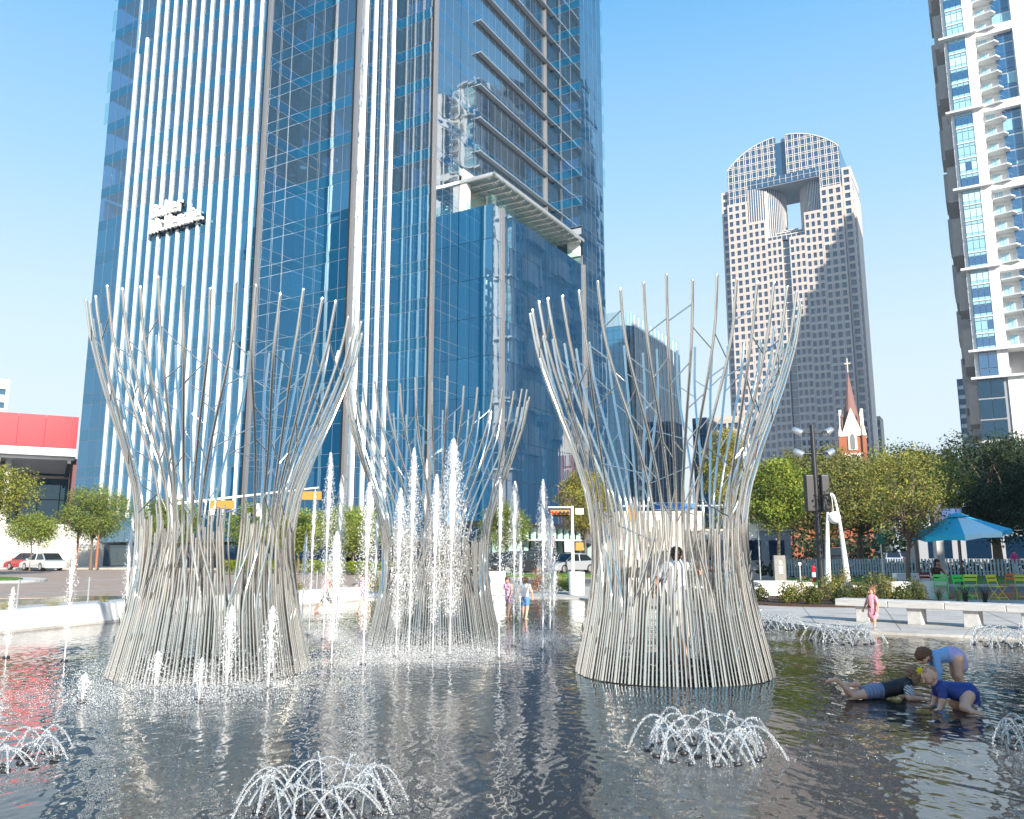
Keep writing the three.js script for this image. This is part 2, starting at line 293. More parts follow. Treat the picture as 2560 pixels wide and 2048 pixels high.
  part('terrace_column', span(0.0, 0.9, boxTop, 41.0, -5.6, -4.8), M.white, T);
  // canopy over the terrace: frame, cross beams and glass
  part('canopy_frame', [span(4.3, 4.55, 40.95, 41.3, -27, -4.6), span(0, 4.55, 40.95, 41.3, -4.9, -4.6), span(0, 0.2, 40.95, 41.3, -27, -4.9)], M.alu, T);
  part('canopy_frame', span(-0.05, 4.4, 41.3, 41.36, -27, -4.7), G.pale, T);
  for (let i = 0; i < 15; i++) part('canopy_beam', [box(4.1, 0.3, 0.14, 2.25, 40.85, -5.8 - i * 1.43), box(0.12, 0.12, 1.3, 3.2, 41.0, -6.5 - i * 1.43), box(0.12, 0.12, 1.3, 1.4, 41.0, -6.5 - i * 1.43)], M.alu, T);
  // sun shades along the side face
  for (let k = 1; k <= 9; k++) { const z0 = k > 7 ? -3.5 : -7.9; const sh = part('sun_shade', span(0.03, 0.56, floorY(k) + 2.83, floorY(k) + 2.93, -27, z0), M.grey, T); part('shade_edge', span(0.56, 0.64, floorY(k) + 2.84, floorY(k) + 2.97, -27, z0), M.alu, sh); }
  part('corner_column', span(0.0, 0.28, 43.2, floorY(10), -25.1, -24.8), M.bronze, T);
  // fins
  for (let i = 0; i < 14; i++) { const x = -34.2 + i * 1.558; part('fin', span(x - 0.15, x + 0.15, i < 2 ? 6 : 5, i === 0 ? 58.5 : i === 1 ? 60 : TOP, 11.34, 11.5), M.whitePaint, T); }
  for (let i = 0; i < 4; i++) { const z = 5.6 - i * 1.5; part('fin', span(-4.86, -4.7, 5, TOP, z - 0.15, z + 0.15), M.whitePaint, T); }
  for (const [x, z] of [[-12.55, 11.5], [-4.75, 6.85], [0.15, 0.15], [4.42, -6.6], [4.42, -27.05]]) {
    part('corner_column', span(x - 0.16, x + 0.16, 2.6, x > 4 ? 37.9 : TOP, z - 0.2, z + 0.2), M.bronze, T);
    part('corner_recess', span(x - 0.62, x - 0.18, 2.6, x > 4 ? 37.8 : TOP, z - 0.3, z - 0.06), M.black, T);
  }
  part('corner_column', span(-34.62, -34.3, 2.6, TOP, 11.0, 11.4), M.alu, T);
  // clear glass wings at the outer corners, seen edge on beside the sky
  for (let k = 3; k <= 10; k++) { P.add('wing_pane', 0.75, 2.75, 0.04, G.rail, -39.98, floorY(k) + 1.45, 10.9, 0); P.add('wing_pane', 0.7, 2.75, 0.04, G.rail, 4.3, floorY(k) + 1.45, -34.36, Math.PI / 2); }
  // inside: slabs, core walls, partitions, lights
  const plan = [[-39.4, -33.8], [4.1, -33.8], [4.1, -27.2], [-0.2, -27.2], [-0.2, -0.2], [-5.1, -0.2], [-5.1, 6.5], [-12.9, 6.5], [-12.9, 11.1], [-39.4, 10.7]];
  const slabGeo = new THREE.ExtrudeGeometry(shapeOf(plan.map(([x, z]) => [x, -z])), { depth: 0.9, bevelEnabled: false }).rotateX(-Math.PI / 2);
  const slabM = std(rgb(0.3, 0.33, 0.36), { roughness: 0.9 });
  for (let k = 0; k <= 11; k++) { const s = part('floor_slab', slabGeo, slabM, T); s.position.y = floorY(k) - 1.05; }
  const coreM = std(rgb(0.07, 0.12, 0.17), { roughness: 0.9 });
  part('core_wall', [span(-34, -5.5, BASE, TOP, -33, -5.5), span(-33, -18, BASE, TOP, -5.5, 5.5)], coreM, T);
  part('core_wall', [span(-36.5, -33, BASE, TOP, -33, 7), span(-34, 4.1, BASE, TOP, -33.9, -32), span(3.9, 4.15, BASE, TOP, -33.8, -27.3), span(-6, 0, BASE, TOP, -33, -26)], coreM, T);
  part('core_wall', span(-39.3, 4.0, 2.6, BASE - 0.2, -33.7, -27.4), coreM, T);
  part('core_wall', span(-39.4, -39.2, 2.6, BASE - 0.2, -33.7, 10.7), coreM, T);
  const whiteM = std(rgb(0.82, 0.82, 0.8), { roughness: 0.8 });
  partitions.forEach((g) => part('partition', g, whiteM, T));
  for (const [x, z] of [[-13.6, 4.9], [-11.6, 3.2], [-9.2, 4.2], [-7, 4.8], [-10.4, 1.2], [-8.2, 0.8], [-3.4, -2.4], [-2.6, -4.2], [-14.8, 9.4], [-16.5, 9.2]]) part('ceiling_light', cyl(0.35, 0.35, 0.06, x, floorY(1) - 1.18, z, 16), std(rgb(0.9, 0.86, 0.84), { emissive: rgb(0.9, 0.85, 0.8), emissiveIntensity: 0.5 }), T);
  // storeys above the part in view
  part('upper_storeys', new THREE.ExtrudeGeometry(shapeOf(plan.map(([x, z]) => [x, -z])), { depth: 20, bevelEnabled: false }).rotateX(-Math.PI / 2).translate(0, floorY(11), 0), G.clad[1], T);
  // ground floor: dark soffit, canopy and pale green lobby columns
  part('lobby_soffit', [span(0, 4.6, 4.15, 4.55, -34, -4.4), span(-39.5, -0.1, 2.2, 2.55, -33.5, 0)], M.darkMetal, T);
  part('lobby_glass', [span(2.9, 3.0, 0.1, 4.15, -33.8, -4.9), span(0, 3, 0.1, 4.15, -5, -4.9)], G.dark, T);
  part('entrance_canopy', span(3.2, 6.6, 2.75, 2.9, -26, -12), M.white, T);
  for (let i = 0; i < 18; i++) part('lobby_column', span(3.3, 3.7, 0.1, 4.15, -5.3 - i * 1.62, -4.9 - i * 1.62), G.lobby, T);
  part('base_wall', [span(-39.5, -13, 0.05, 2.25, 10.2, 10.9), span(-13, -5.2, 0.05, 2.5, 5.9, 6.2), span(-5.2, -0.2, 0.05, 2.5, -0.7, -0.4), span(-13.2, -12.95, 0.05, 2.5, 6, 11)], G.dark, T);
  part('mullion_grid', bars, mullionM, T, 'stuff');
  P.build();
  // raised sign on the fin face
  const font = await new FontLoader().loadAsync('fonts/droid/droid_sans_bold.typeface.json');
  globalThis.__font = font;
  for (const [word, x, y] of [['Baker', -28.7, 36.9], ['McKenzie.', -28.9, 35.2]]) {
    const s = new THREE.Mesh(new TextGeometry(word, { font, size: 1.55, depth: 0.32, curveSegments: 4, bevelEnabled: false }), M.whitePaint);
    s.name = 'sign_lettering'; s.position.set(x, y, 11.75); s.scale.x = 0.82; T.add(s);
    const back = new THREE.Mesh(new TextGeometry(word, { font, size: 1.55, depth: 0.14, curveSegments: 3, bevelEnabled: false }), M.black);
    back.name = 'sign_shadow_box'; back.position.set(x + 0.04, y - 0.13, 11.56); back.scale.x = 0.82; T.add(back);
  }
}

// ---------------------------------------------------------------- granite tower with an arched glass top and a square opening through it
{
  reseed(9);
  const T = thing('granite_tower', 'pink granite skyscraper with rounded glass crown and a square hole near its top', 'skyscraper', [162, 0, -370], GRID);
  const P = new Panes(T), FL = 3.97, D = 30;
  const winM = [phy(rgb(0.012, 0.042, 0.1), { roughness: 0.05, ior: 1.9 }), phy(rgb(0.02, 0.05, 0.105), { roughness: 0.05, ior: 2 }), phy(rgb(0.03, 0.05, 0.085), { roughness: 0.05, ior: 2.1 })];
  const crownM = phy(rgb(0.02, 0.065, 0.135), { roughness: 0.06, ior: 1.8 });
  const lineM = std(rgb(0.68, 0.62, 0.57), { roughness: 0.5 });
  // [x0, x1, columns, top, z]
  const bays = [[-63.2, -59.4, 1, 185.7, -4], [-59.3, -49.6, 3, 176.6, 0], [-49.5, -40.9, 3, 165.0, 0], [-40.8, -33.3, 3, 153.6, 0], [-29.8, -22.3, 3, 153.6, 0], [-22.2, -14.2, 3, 164.8, 0], [-14.1, -4.3, 3, 175.6, 0], [-4.1, 0, 1, 184.8, -2.5]];
  const spandrels = [];
  for (const [x0, x1, n, top, z] of bays) {
    const w = (x1 - x0) / n;
    part('backing_wall', span(x0, x1, 0, top - 0.6, z - 1.2, z - 0.6), M.granite, T);
    for (let c = 0; c <= n; c++) { const a = x0 + c * w, hw = w * 0.2; const lo = c ? a - hw : a, hi = c < n ? a + hw : a; if (c && c < n) { part('pier', span(lo, a - 0.07, 0, top, z - 0.6, z), M.granite, T); part('pier', span(a + 0.07, hi, 0, top, z - 0.6, z), M.granite, T); } else part('pier', span(lo, hi, 0, top, z - 0.6, z), M.granite, T); }
    part('parapet', span(x0, x1, top - 1.4, top, z - 0.58, z - 0.02), M.granite, T);
    for (let y = top - 1.4 - 2.55; y > 8; y -= FL) {
      spandrels.push(span(x0 + w * 0.2, x1 - w * 0.2, y - (FL - 2.55), y, z - 0.58, z - 0.04));
      for (let c = 0; c < n; c++) for (const s of [-1, 1]) P.add('window_pane', w * 0.285, 2.5, 0.1, winM[Math.floor(rnd() * rnd() * 3)], x0 + (c + 0.5) * w + s * w * 0.155, y + 1.27, z - 0.5, 0);
    }
    if (z < 0) part('side_wall', span(x0, x1, 0, top, -D, z - 1.21), M.granite, T);
    else part('side_wall', span(x0, x1, 0, top - 0.7, z - (top > 160 ? 5 : 20), z - 1.21), M.granite, T);
  }
  part('spandrel_band', spandrels, M.granite, T, 'stuff');
  // body behind the bays up to the sill of the opening, and its right side with small windows
  part('body_wall', span(-59.2, -4.2, 0, 153.4, -D, -20.2), M.granite, T);
  part('body_wall', [span(-59.2, -49, 153.4, 183, -D, -5.3), span(-14, -4.2, 153.4, 183, -D, -5.3)], crownM, T);
  for (let z = -6; z > -29; z -= 3.2) for (let y = 12; y < 180; y += FL) P.add('side_window', 1.3, 2.2, 0.12, winM[0], 0.02, y + 1.2, z, Math.PI / 2);
  part('side_wall', span(-4, 0.9, 0, 174, -26, -7), M.granite, T);
  // central glazed slot
  part('slot_glass', span(-33.2, -29.9, 4, 152.6, -2.4, -2.0), winM[2], T);
  for (let y = 6; y < 152; y += FL) P.add('slot_bar', 3.2, 0.4, 0.2, lineM, -31.55, y, -1.9, 0);
  // crown: arched slab of glass
  const arch = (x0, x1, y0, inset = 0) => { const R = 36.1 - inset, cy = 172.8, s = new THREE.Shape(); s.moveTo(x0, y0); s.lineTo(x1, y0); for (let i = 0; i <= 24; i++) { const x = x1 + (x0 - x1) * i / 24; s.lineTo(x, cy + Math.sqrt(Math.max(0, R * R - (x + 31.8) * (x + 31.8)))); } s.closePath(); return s; };
  part('crown', new THREE.ExtrudeGeometry(arch(-59.1, -34.4, 187.6), { depth: D - 4, bevelEnabled: false }).translate(0, 0, -D + 1.5), crownM, T);
  part('crown', new THREE.ExtrudeGeometry(arch(-29.6, -4.5, 187.6), { depth: D - 4, bevelEnabled: false }).translate(0, 0, -D + 1.5), crownM, T);
  part('crown_slot', span(-34.4, -29.6, 187.5, 206, -22, -4), crownM, T);
  part('crown_slot', span(-34.4, -29.6, 206, 207.9, -12, -4), G.pale, T);
  part('crown_flank', span(-59.1, -48.9, 165, 187.6, -D, -2.6), crownM, T);
  part('crown_flank', span(-14.2, -4.5, 164, 187.6, -D, -2.6), crownM, T);
  part('crown_beam', span(-48.9, -14.2, 183.3, 187.6, -D, -2.2), crownM, T);
  part('beam_soffit', span(-48.8, -14.3, 182.9, 183.25, -D, -2.4), M.grey, T);
  const cyTop = (x) => 172.8 + Math.sqrt(36 * 36 - (x + 31.8) * (x + 31.8));
  const vl = (x, y0, y1, z, w = 0.26) => part('mullion', span(x - w / 2, x + w / 2, y0, y1, z, z + 0.25), lineM, T);
  const hl = (x0, x1, y, z, w = 0.26) => part('mullion', span(x0, x1, y - w / 2, y + w / 2, z, z + 0.22), lineM, T);
  for (let x = -59.1; x < -4.4; x += 3.03) for (const o of [-0.45, 0.45]) { const a = x + o; if (a < -59 || a > -4.6 || (a > -34.5 && a < -29.5)) continue; vl(a, a < -49 || a > -14.3 ? (a < -49 ? 176.6 : 175.6) : 187.7, cyTop(a), -2.45 + (a < -49 || a > -14.3 ? 0 : 0)); }
  for (let y = 177; y < 207; y += 3.97) for (const o of [-0.45, 0.45]) { const yy = y + o, half = yy > 196 ? Math.sqrt(Math.max(0, 36 * 36 - (yy - 172.8) * (yy - 172.8))) : 27.3; for (const [a, b] of yy < 187.6 ? [[-59.1, -49], [-14.2, -4.5]] : [[-31.8 - half, -34.5], [-29.5, -31.8 + half]]) if (b - a > 0.5) hl(a, b, yy, -2.42); }
  for (let i = 0; i < 40; i++) { const x0 = -59.1 + i * 1.365, x1 = x0 + 1.365; if (x1 > -34.2 && x0 < -29.7) continue; part('cornice', flatbar(V(x0, cyTop(x0), -2.3), V(x1, cyTop(x1), -2.3), 0.35, 0.5), lineM, T); }
  for (let x = -47.5; x < -15; x += 2.9) vl(x, 183.4, 187.5, -2.18, 0.14);
  hl(-48.8, -14.3, 185.5, -2.16, 0.14);
  // rounded glazed columns in the opening
  for (const [cx, r, a0, a1] of [[-48.9, 15.3, 0, Math.PI / 2 + 0.05], [-14.2, 12, -Math.PI / 2 - 0.05, 0]]) {
    part('round_column', new THREE.CylinderGeometry(r, r, 32, 40, 1, true, a0, a1 - a0).translate(cx, 168, -17.5), phy(rgb(0.05, 0.08, 0.12), { roughness: 0.08, ior: 1.8, side: THREE.DoubleSide }), T);
    const lines = []; for (let i = 0; i <= 22; i++) { const a = a0 + (a1 - a0) * i / 22; lines.push(box(0.26, 31, 0.26, cx + Math.sin(a) * (r + 0.1), 167.8, -17.5 + Math.cos(a) * (r + 0.1), a)); }
    for (let y = 153; y < 183; y += 3.9) lines.push(new THREE.TorusGeometry(r + 0.12, 0.16, 4, 30, a1 - a0).rotateX(-Math.PI / 2).rotateY(a0 - Math.PI / 2 + (a1 - a0)).rotateY(-(a1 - a0)).rotateY(a1 - a0).translate(cx, y, -17.5));
    part('column_grid', lines, lineM, T, 'stuff');
  }
  for (const [x0, x1, y, z] of [[-40.7, -22.3, 156.2, -3], [-37, -24.5, 158.6, -6], [-34.5, -26.8, 160.6, -9]]) { part('sloping_glass', span(x0, x1, y - 2.4, y, z - 8, z), winM[2], T); part('terrace_edge', span(x0, x1, y - 0.1, y + 0.3, z - 0.2, z + 0.25), lineM, T); for (let x = x0; x <= x1; x += 2.3) vl(x, y - 2.4, y, z, 0.25); }
  part('sill_wall', span(-48, -15, 153.3, 159.8, -D, -17), crownM, T);
  P.build();
  for (const [word, x] of [['De', -16.4]]) { const s = new THREE.Mesh(new TextGeometry(word, { font: globalThis.__font, size: 4.1, depth: 0.5, curveSegments: 3 }), M.whitePaint); s.name = 'sign_lettering'; s.position.set(x, 43.2, 0.1); T.add(s); }
  part('low_canopy', span(-34, -24, 38.6, 46.5, 0.1, 0.5), G.pale, T);
}
// ---------------------------------------------------------------- white residential tower
{
  reseed(15);
  const T = thing('residential_tower', 'white concrete apartment tower with glazed corner bays and stacked balconies', 'apartment tower', [72.9, 0, -127.4], GRID);
  const P = new Panes(T), FL = 2.693, W = M.white;
  const winB = [phy(rgb(0.01, 0.08, 0.2), { roughness: 0.04, ior: 2.3 }), phy(rgb(0.28, 0.5, 0.6), { roughness: 0.1, ior: 1.7 }), phy(rgb(0.45, 0.62, 0.68), { roughness: 0.2, ior: 1.6 })];
  const ledges = [18.4, 28.5, 32.9, 46.4, 60.05, 73.6, 87.1, 100.5, 108.2];
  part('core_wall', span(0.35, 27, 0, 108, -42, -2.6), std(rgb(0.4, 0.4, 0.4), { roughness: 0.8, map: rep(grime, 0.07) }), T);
  const pier = (x0, x1) => part('wall', span(x0, x1, 28.3, 108, -2.6, 0), W, T);
  for (const [a, b] of [[3.5, 5.0], [10.3, 12.4], [17.6, 19.2], [25.5, 27]]) pier(a, b);
  part('wall', span(4.6, 27, 0, 28.4, -2.6, 0.1), W, T);
  part('wall', span(0.35, 0.9, 28, 108, -2.6, -0.5), W, T);
  for (const y of ledges) part('ledge', span(-0.35, y > 40 ? 5.2 : 27, y - 0.28, y + 0.06, -3.2, 0.75), W, T);
  for (const y of [87.1, 73.6, 60.05, 46.4, 100.5]) part('spandrel_band', [span(5.0, 10.3, y - 1.1, y + 0.3, -2.58, 0.02), span(12.4, 17.6, y - 1.1, y + 0.3, -2.58, 0.02), span(19.2, 25.5, y - 1.1, y + 0.3, -2.58, 0.02)], W, T);
  // corner bay, three lights per storey
  for (let y = 33.1; y < 107; y += FL) {
    const kind = rnd() < 0.45 ? 0 : rnd() < 0.6 ? 1 : 2;
    for (let c = 0; c < 3; c++) for (const [h, o] of [[1.35, 0.78], [0.42, 1.78], [0.4, -0.15]]) P.add('window_pane', 0.78, h, 0.06, winB[h < 0.5 ? 1 : rnd() < 0.8 ? kind : 0], 1.35 + c * 0.86, y + o + 0.35, -0.12, 0, 0.003, 0.01);
    part('window_sill', span(0.9, 3.5, y - 0.24, y - 0.08, -0.4, 0.02), W, T);
    for (let c = 0; c < 2; c++) P.add('window_pane', 0.9, 2.0, 0.06, winB[1], 0.86, y + 0.9, -0.9 - c * 0.95, -Math.PI / 2);
  }
  part('bay_backing', span(0.95, 3.5, 28.4, 108, -2.5, -0.22), std(rgb(0.55, 0.6, 0.6), { roughness: 0.6 }), T);
  // tall dark panes near the foot
  for (const y of [18.6, 21.9, 25.2]) for (let c = 0; c < 2; c++) P.add('window_pane', 1.7, 3.0, 0.06, G.dark, 1.35 + c * 1.8, y + 1.6, 0.0, 0, 0.003);
  part('bay_backing', span(0.4, 4.6, 0, 28.3, -2.4, -0.1), M.grey, T);
  for (let c = 0; c < 2; c++) for (const [a, h] of [[28.7, 1.2], [30.0, 2.6]]) P.add('window_pane', 1.2, h, 0.06, winB[0], 1.6 + c * 1.3, a + h / 2, -0.08, 0);
  // balcony recesses
  const slabGeo = new THREE.ExtrudeGeometry(shapeOf([[0, 2.4], [3.2, 2.4], [3.2, 0.2], [2.6, -0.75], [0.1, -0.1]]), { depth: 0.22, bevelEnabled: false }).rotateX(-Math.PI / 2);
  const railGeo = mergeGeometries([flatbar(V(0.1, 1.05, 0.1), V(2.6, 1.05, 0.75), 0.05, 0.05), flatbar(V(2.6, 1.05, 0.75), V(3.2, 1.05, -0.2), 0.05, 0.05), ...Array.from({ length: 10 }, (_, i) => box(0.03, 0.85, 0.03, 0.1 + i * 0.27, 0.62, 0.1 + i * 0.07))]);
  const recess = (x0, x1) => {
    for (let y = 33.1; y < 106; y += FL) {
      const b = part('balcony', slabGeo, W, T); b.position.set(x0, y - 0.1, 0); part('railing', railGeo, M.alu, b);
      for (const c of [0, 1]) P.add('balcony_door', 0.5, 1.95, 0.06, winB[1], x0 + 0.7 + c * 0.62, y + 1.05, -1.5, 0);
      part('wall_panel', span(x0, x0 + 2.5, y + 0.1, y + FL - 0.12, -2.6, -1.56), W, T);
      const n = 2, w = (x1 - x0 - 2.7) / n;
      for (let c = 0; c < n; c++) for (const [h, o] of [[1.75, 0.75], [0.55, -0.45]]) P.add('window_pane', w - 0.08, h, 0.06, winB[rnd() < 0.85 ? 0 : 1], x0 + 2.6 + (c + 0.5) * w, y + o + 0.9, -0.9, 0, 0.004, 0.012);
    }
    part('window_frame', span(x0 + 2.5, x1, 30, 107, -2.5, -0.98), M.alu, T);
  };
  recess(5.0, 10.3); recess(12.4, 17.6); recess(19.2, 25.5);
  // shaded left side: stepped blocks and windows
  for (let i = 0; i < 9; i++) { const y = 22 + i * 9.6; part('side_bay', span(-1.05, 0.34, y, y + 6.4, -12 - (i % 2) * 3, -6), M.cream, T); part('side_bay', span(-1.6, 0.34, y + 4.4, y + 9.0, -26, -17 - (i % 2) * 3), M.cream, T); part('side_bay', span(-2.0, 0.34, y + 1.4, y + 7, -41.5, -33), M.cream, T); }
  for (let y = 20; y < 105; y += FL) for (const z of [-4, -14.5, -29, -31]) P.add('side_window', 1.7, 1.9, 0.1, winB[0], 0.33, y + 1.1, z, -Math.PI / 2);
    part('roof_wall', span(2, 22, 108.1, 112.5, -36, -8), W, T);
  P.build();
}
// ---------------------------------------------------------------- dark brown tower and banded slab seen beyond it
function gridTower(name, label, pos, w, d, h, cols, rows, wallM, glassM, o = {}) {
  const T = thing(name, label, o.category ?? 'building', pos, o.turn ?? GRID), P = new Panes(T), cw = w / cols, rh = (h - (o.base ?? 2) - (o.parapet ?? 1.5)) / rows;
  part('body_wall', span(-w, 0, 0, h - 0.4, -d, -0.5), wallM, T);
  part('parapet', [span(-w, 0, h - (o.parapet ?? 1.5), h, -0.5, 0), span(-w, -w + 0.4, h - 1, h, -d, -0.5), span(-0.4, 0, h - 1, h, -d, -0.5)], wallM, T);
  const wr = o.wr ?? 0.62, hr = o.hr ?? 0.62;
  for (let c = 0; c <= cols; c++) { const x = -w + c * cw, e = cw * (1 - wr) / 2; part('pier', span(Math.max(-w, x - e), Math.min(0, x + e), 0, h - (o.parapet ?? 1.5), -0.5, 0), wallM, T); }
  const sp = []; for (let r = 0; r <= rows; r++) { const y = (o.base ?? 2) + r * rh, e = rh * (1 - hr) / 2; sp.push(span(-w, 0, Math.max(0, y - e), y + e, -0.5, -0.03)); }
  part('spandrel_band', sp, wallM, T, 'stuff');
  for (let c = 0; c < cols; c++) for (let r = 0; r < rows; r++) P.add('window_pane', cw * wr, rh * hr, 0.08, Array.isArray(glassM) ? glassM[Math.floor(rnd() * glassM.length)] : glassM, -w + (c + 0.5) * cw, (o.base ?? 2) + (r + 0.5) * rh, -0.42, 0);
  if (o.side) { const n = o.side, sw = d / n; for (let c = 0; c < n; c++) for (let r = 0; r < rows; r++) { P.add('side_window', sw * 0.6, rh * 0.6, 0.08, Array.isArray(glassM) ? glassM[0] : glassM, 0.0, (o.base ?? 2) + (r + 0.5) * rh, -0.5 - (c + 0.5) * sw, Math.PI / 2); P.add('side_window', sw * 0.6, rh * 0.6, 0.08, Array.isArray(glassM) ? glassM[0] : glassM, -w, (o.base ?? 2) + (r + 0.5) * rh, -0.5 - (c + 0.5) * sw, -Math.PI / 2); } }
  P.build(); return T;
}
reseed(21);
gridTower('brown_tower', 'dark brown office tower with square windows partly behind the white apartment tower', [172.9, 0, -272], 16, 20, 109, 4, 29, std(rgb(0.16, 0.13, 0.13), { roughness: 0.6 }), phy(rgb(0.05, 0.08, 0.12), { roughness: 0.1, ior: 1.8 }), { side: 4, category: 'office tower' });
gridTower('banded_tower', 'low slate blue office slab with white horizontal bands beside the brown tower', [191, 0, -326], 10, 18, 71, 1, 17, std(rgb(0.1, 0.15, 0.2), { roughness: 0.5 }), std(rgb(0.75, 0.8, 0.83), { roughness: 0.4 }), { wr: 0.96, hr: 0.42, category: 'office building' });
gridTower('hotel_building', 'cream hotel block with square blue windows between the curved glass tower and the granite skyscraper', [73, 0, -262], 13.5, 14, 44.6, 7, 12, M.cream, phy(rgb(0.05, 0.08, 0.14), { roughness: 0.1, ior: 1.7 }), { side: 4, wr: 0.7, hr: 0.6, category: 'hotel' });
gridTower('narrow_glass_block', 'narrow dark blue glass block attached to the left of the cream hotel', [61, 0, -255.5], 4.5, 12, 43, 3, 11, std(rgb(0.04, 0.1, 0.17), { roughness: 0.3 }), G.spandrel[0], { wr: 0.92, hr: 0.9, category: 'building' });
gridTower('dark_office_block', 'small dark glass office block peeking out right of the granite skyscraper', [181, 0, -400], 9, 14, 67, 3, 14, std(rgb(0.05, 0.06, 0.07), { roughness: 0.5 }), G.dark, { wr: 0.8, hr: 0.7, category: 'office building' });
gridTower('balcony_tower', 'pale concrete apartment block with balcony rows at the far left', [-124.4, 0, -200], 16, 10, 43.4, 4, 12, M.white, phy(rgb(0.05, 0.12, 0.18), { roughness: 0.2 }), { turn: 0.75, wr: 0.7, hr: 0.45, category: 'apartment block' });
// buildings outside the frame whose shade and reflections the photograph shows
{
  const stone = std(rgb(0.3, 0.27, 0.25), { roughness: 0.8, map: rep(grime, 0.05) }), dim = phy(rgb(0.04, 0.06, 0.09), { roughness: 0.2, ior: 1.7 });
  const S = thing('stepped_tower', 'stepped stone tower whose slanting shade falls across the granite skyscraper', 'office tower', [214, 0, -231], 0.4189);
  for (const [x0, h0, h1] of [[-26, 0, 126], [-22, 126, 138], [-18.5, 138, 149], [-15, 149, 158], [-12.1, 158, 167], [-8.6, 167, 178], [-5, 178, 188], [-1.5, 188, 198], [1.5, 198, 206], [4, 206, 212], [6.7, 212, 218]]) { part('wall', span(x0, 30, h0, h1, -16, 16), stone, S); for (let y = h0 + 3; y < h1 - 2; y += 4) part('window_band', span(x0 - 0.1, 30.1, y, y + 2, -16.1, 16.1), dim, S); }
  const L = thing('long_building', 'stone building right of the park shading the lawn and terrace', 'building', [23.7, 0, -6.4], 0.4189);
  part('body_wall', span(0, 9, 0, 13.1, 0, 16), stone, L); part('tall_wing', span(9.05, 46, 0, 23.5, 0.4, 18), stone, L);
  for (let i = 0; i < 11; i++) for (const y of [2, 6.4, 10.8]) part('window_pane', box(2.2, 2.6, 0.2, 1.6 + i * 4, y + 1.4, i > 1 ? 0.36 : -0.05), dim, L);
  gridTower('dim_office_tower', 'grey office tower mirrored as a dark shape in the blue glass', [-150, 0, -30], 46, 40, 96, 10, 22, std(rgb(0.07, 0.07, 0.075), { roughness: 0.7 }), dim, { turn: Math.PI / 2.6, category: 'office tower' });
}
// ---------------------------------------------------------------- curved blue glass tower
{
  reseed(33);
  const T = thing('curved_glass_tower', 'blue glass office block with a rounded corner and white vertical ribs', 'office building', [34, 0, -230], GRID), P = new Panes(T);
  const H = 70.6, FL = 4.0, pts = [[-16, 0], [-3.4, 0]]; for (let i = 1; i <= 5; i++) { const a = Math.PI / 2 * (1 - i / 5); pts.push([-3.4 + 3.4 * Math.cos(a), -3.4 + 3.4 * Math.sin(a)]); }
  pts.push([0, -44]);
  const inner = pts.map(([x, z]) => [x - 0.15, z - 0.15]);
  part('body_wall', new THREE.ExtrudeGeometry(shapeOf([...inner, [-16, -44]].map(([x, z]) => [x, -z])), { depth: H - 0.5, bevelEnabled: false }).rotateX(-Math.PI / 2), M.grey, T);
  const gl = [glassOf([0.03, 0.12, 0.22], 2.4), glassOf([0.02, 0.09, 0.18], 2.2), glassOf([0.008, 0.03, 0.07], 1.9)];
  for (let s = 0; s < pts.length - 1; s++) {
    const [ax, az] = pts[s], [bx, bz] = pts[s + 1], L = Math.hypot(bx - ax, bz - az), n = Math.max(1, Math.round(L / 1.7)), dx = (bx - ax) / L, dz = (bz - az) / L, ry = Math.atan2(-dz, dx), w = L / n;
    for (let c = 0; c < n; c++) { const x = ax + dx * (c + 0.5) * w, z = az + dz * (c + 0.5) * w;
      for (let k = 0; k < 17; k++) { const y = 2 + k * FL, top = k === 16; for (const [h, o, m] of top ? [[4.2, 2.2, G.pale]] : [[2.7, 1.4, s > 2 ? (rnd() < 0.15 ? gl[2] : G.dark) : gl[rnd() < 0.25 ? 1 : 0]], [1.15, 3.4, gl[s > 2 ? 2 : 0]]]) P.add(h > 2 ? 'glass_panel' : 'spandrel_panel', w - 0.08, h, 0.08, m, x, y + o, z, ry, 0.003, 0.008); }
      if (s === pts.length - 2 && c % 2 === 0) part('rib', box(0.14, H - 2, 0.1, ax + dx * c * w + 0.1, H / 2, az + dz * c * w, 0), M.whitePaint, T);
    }
  }
  P.build();
}
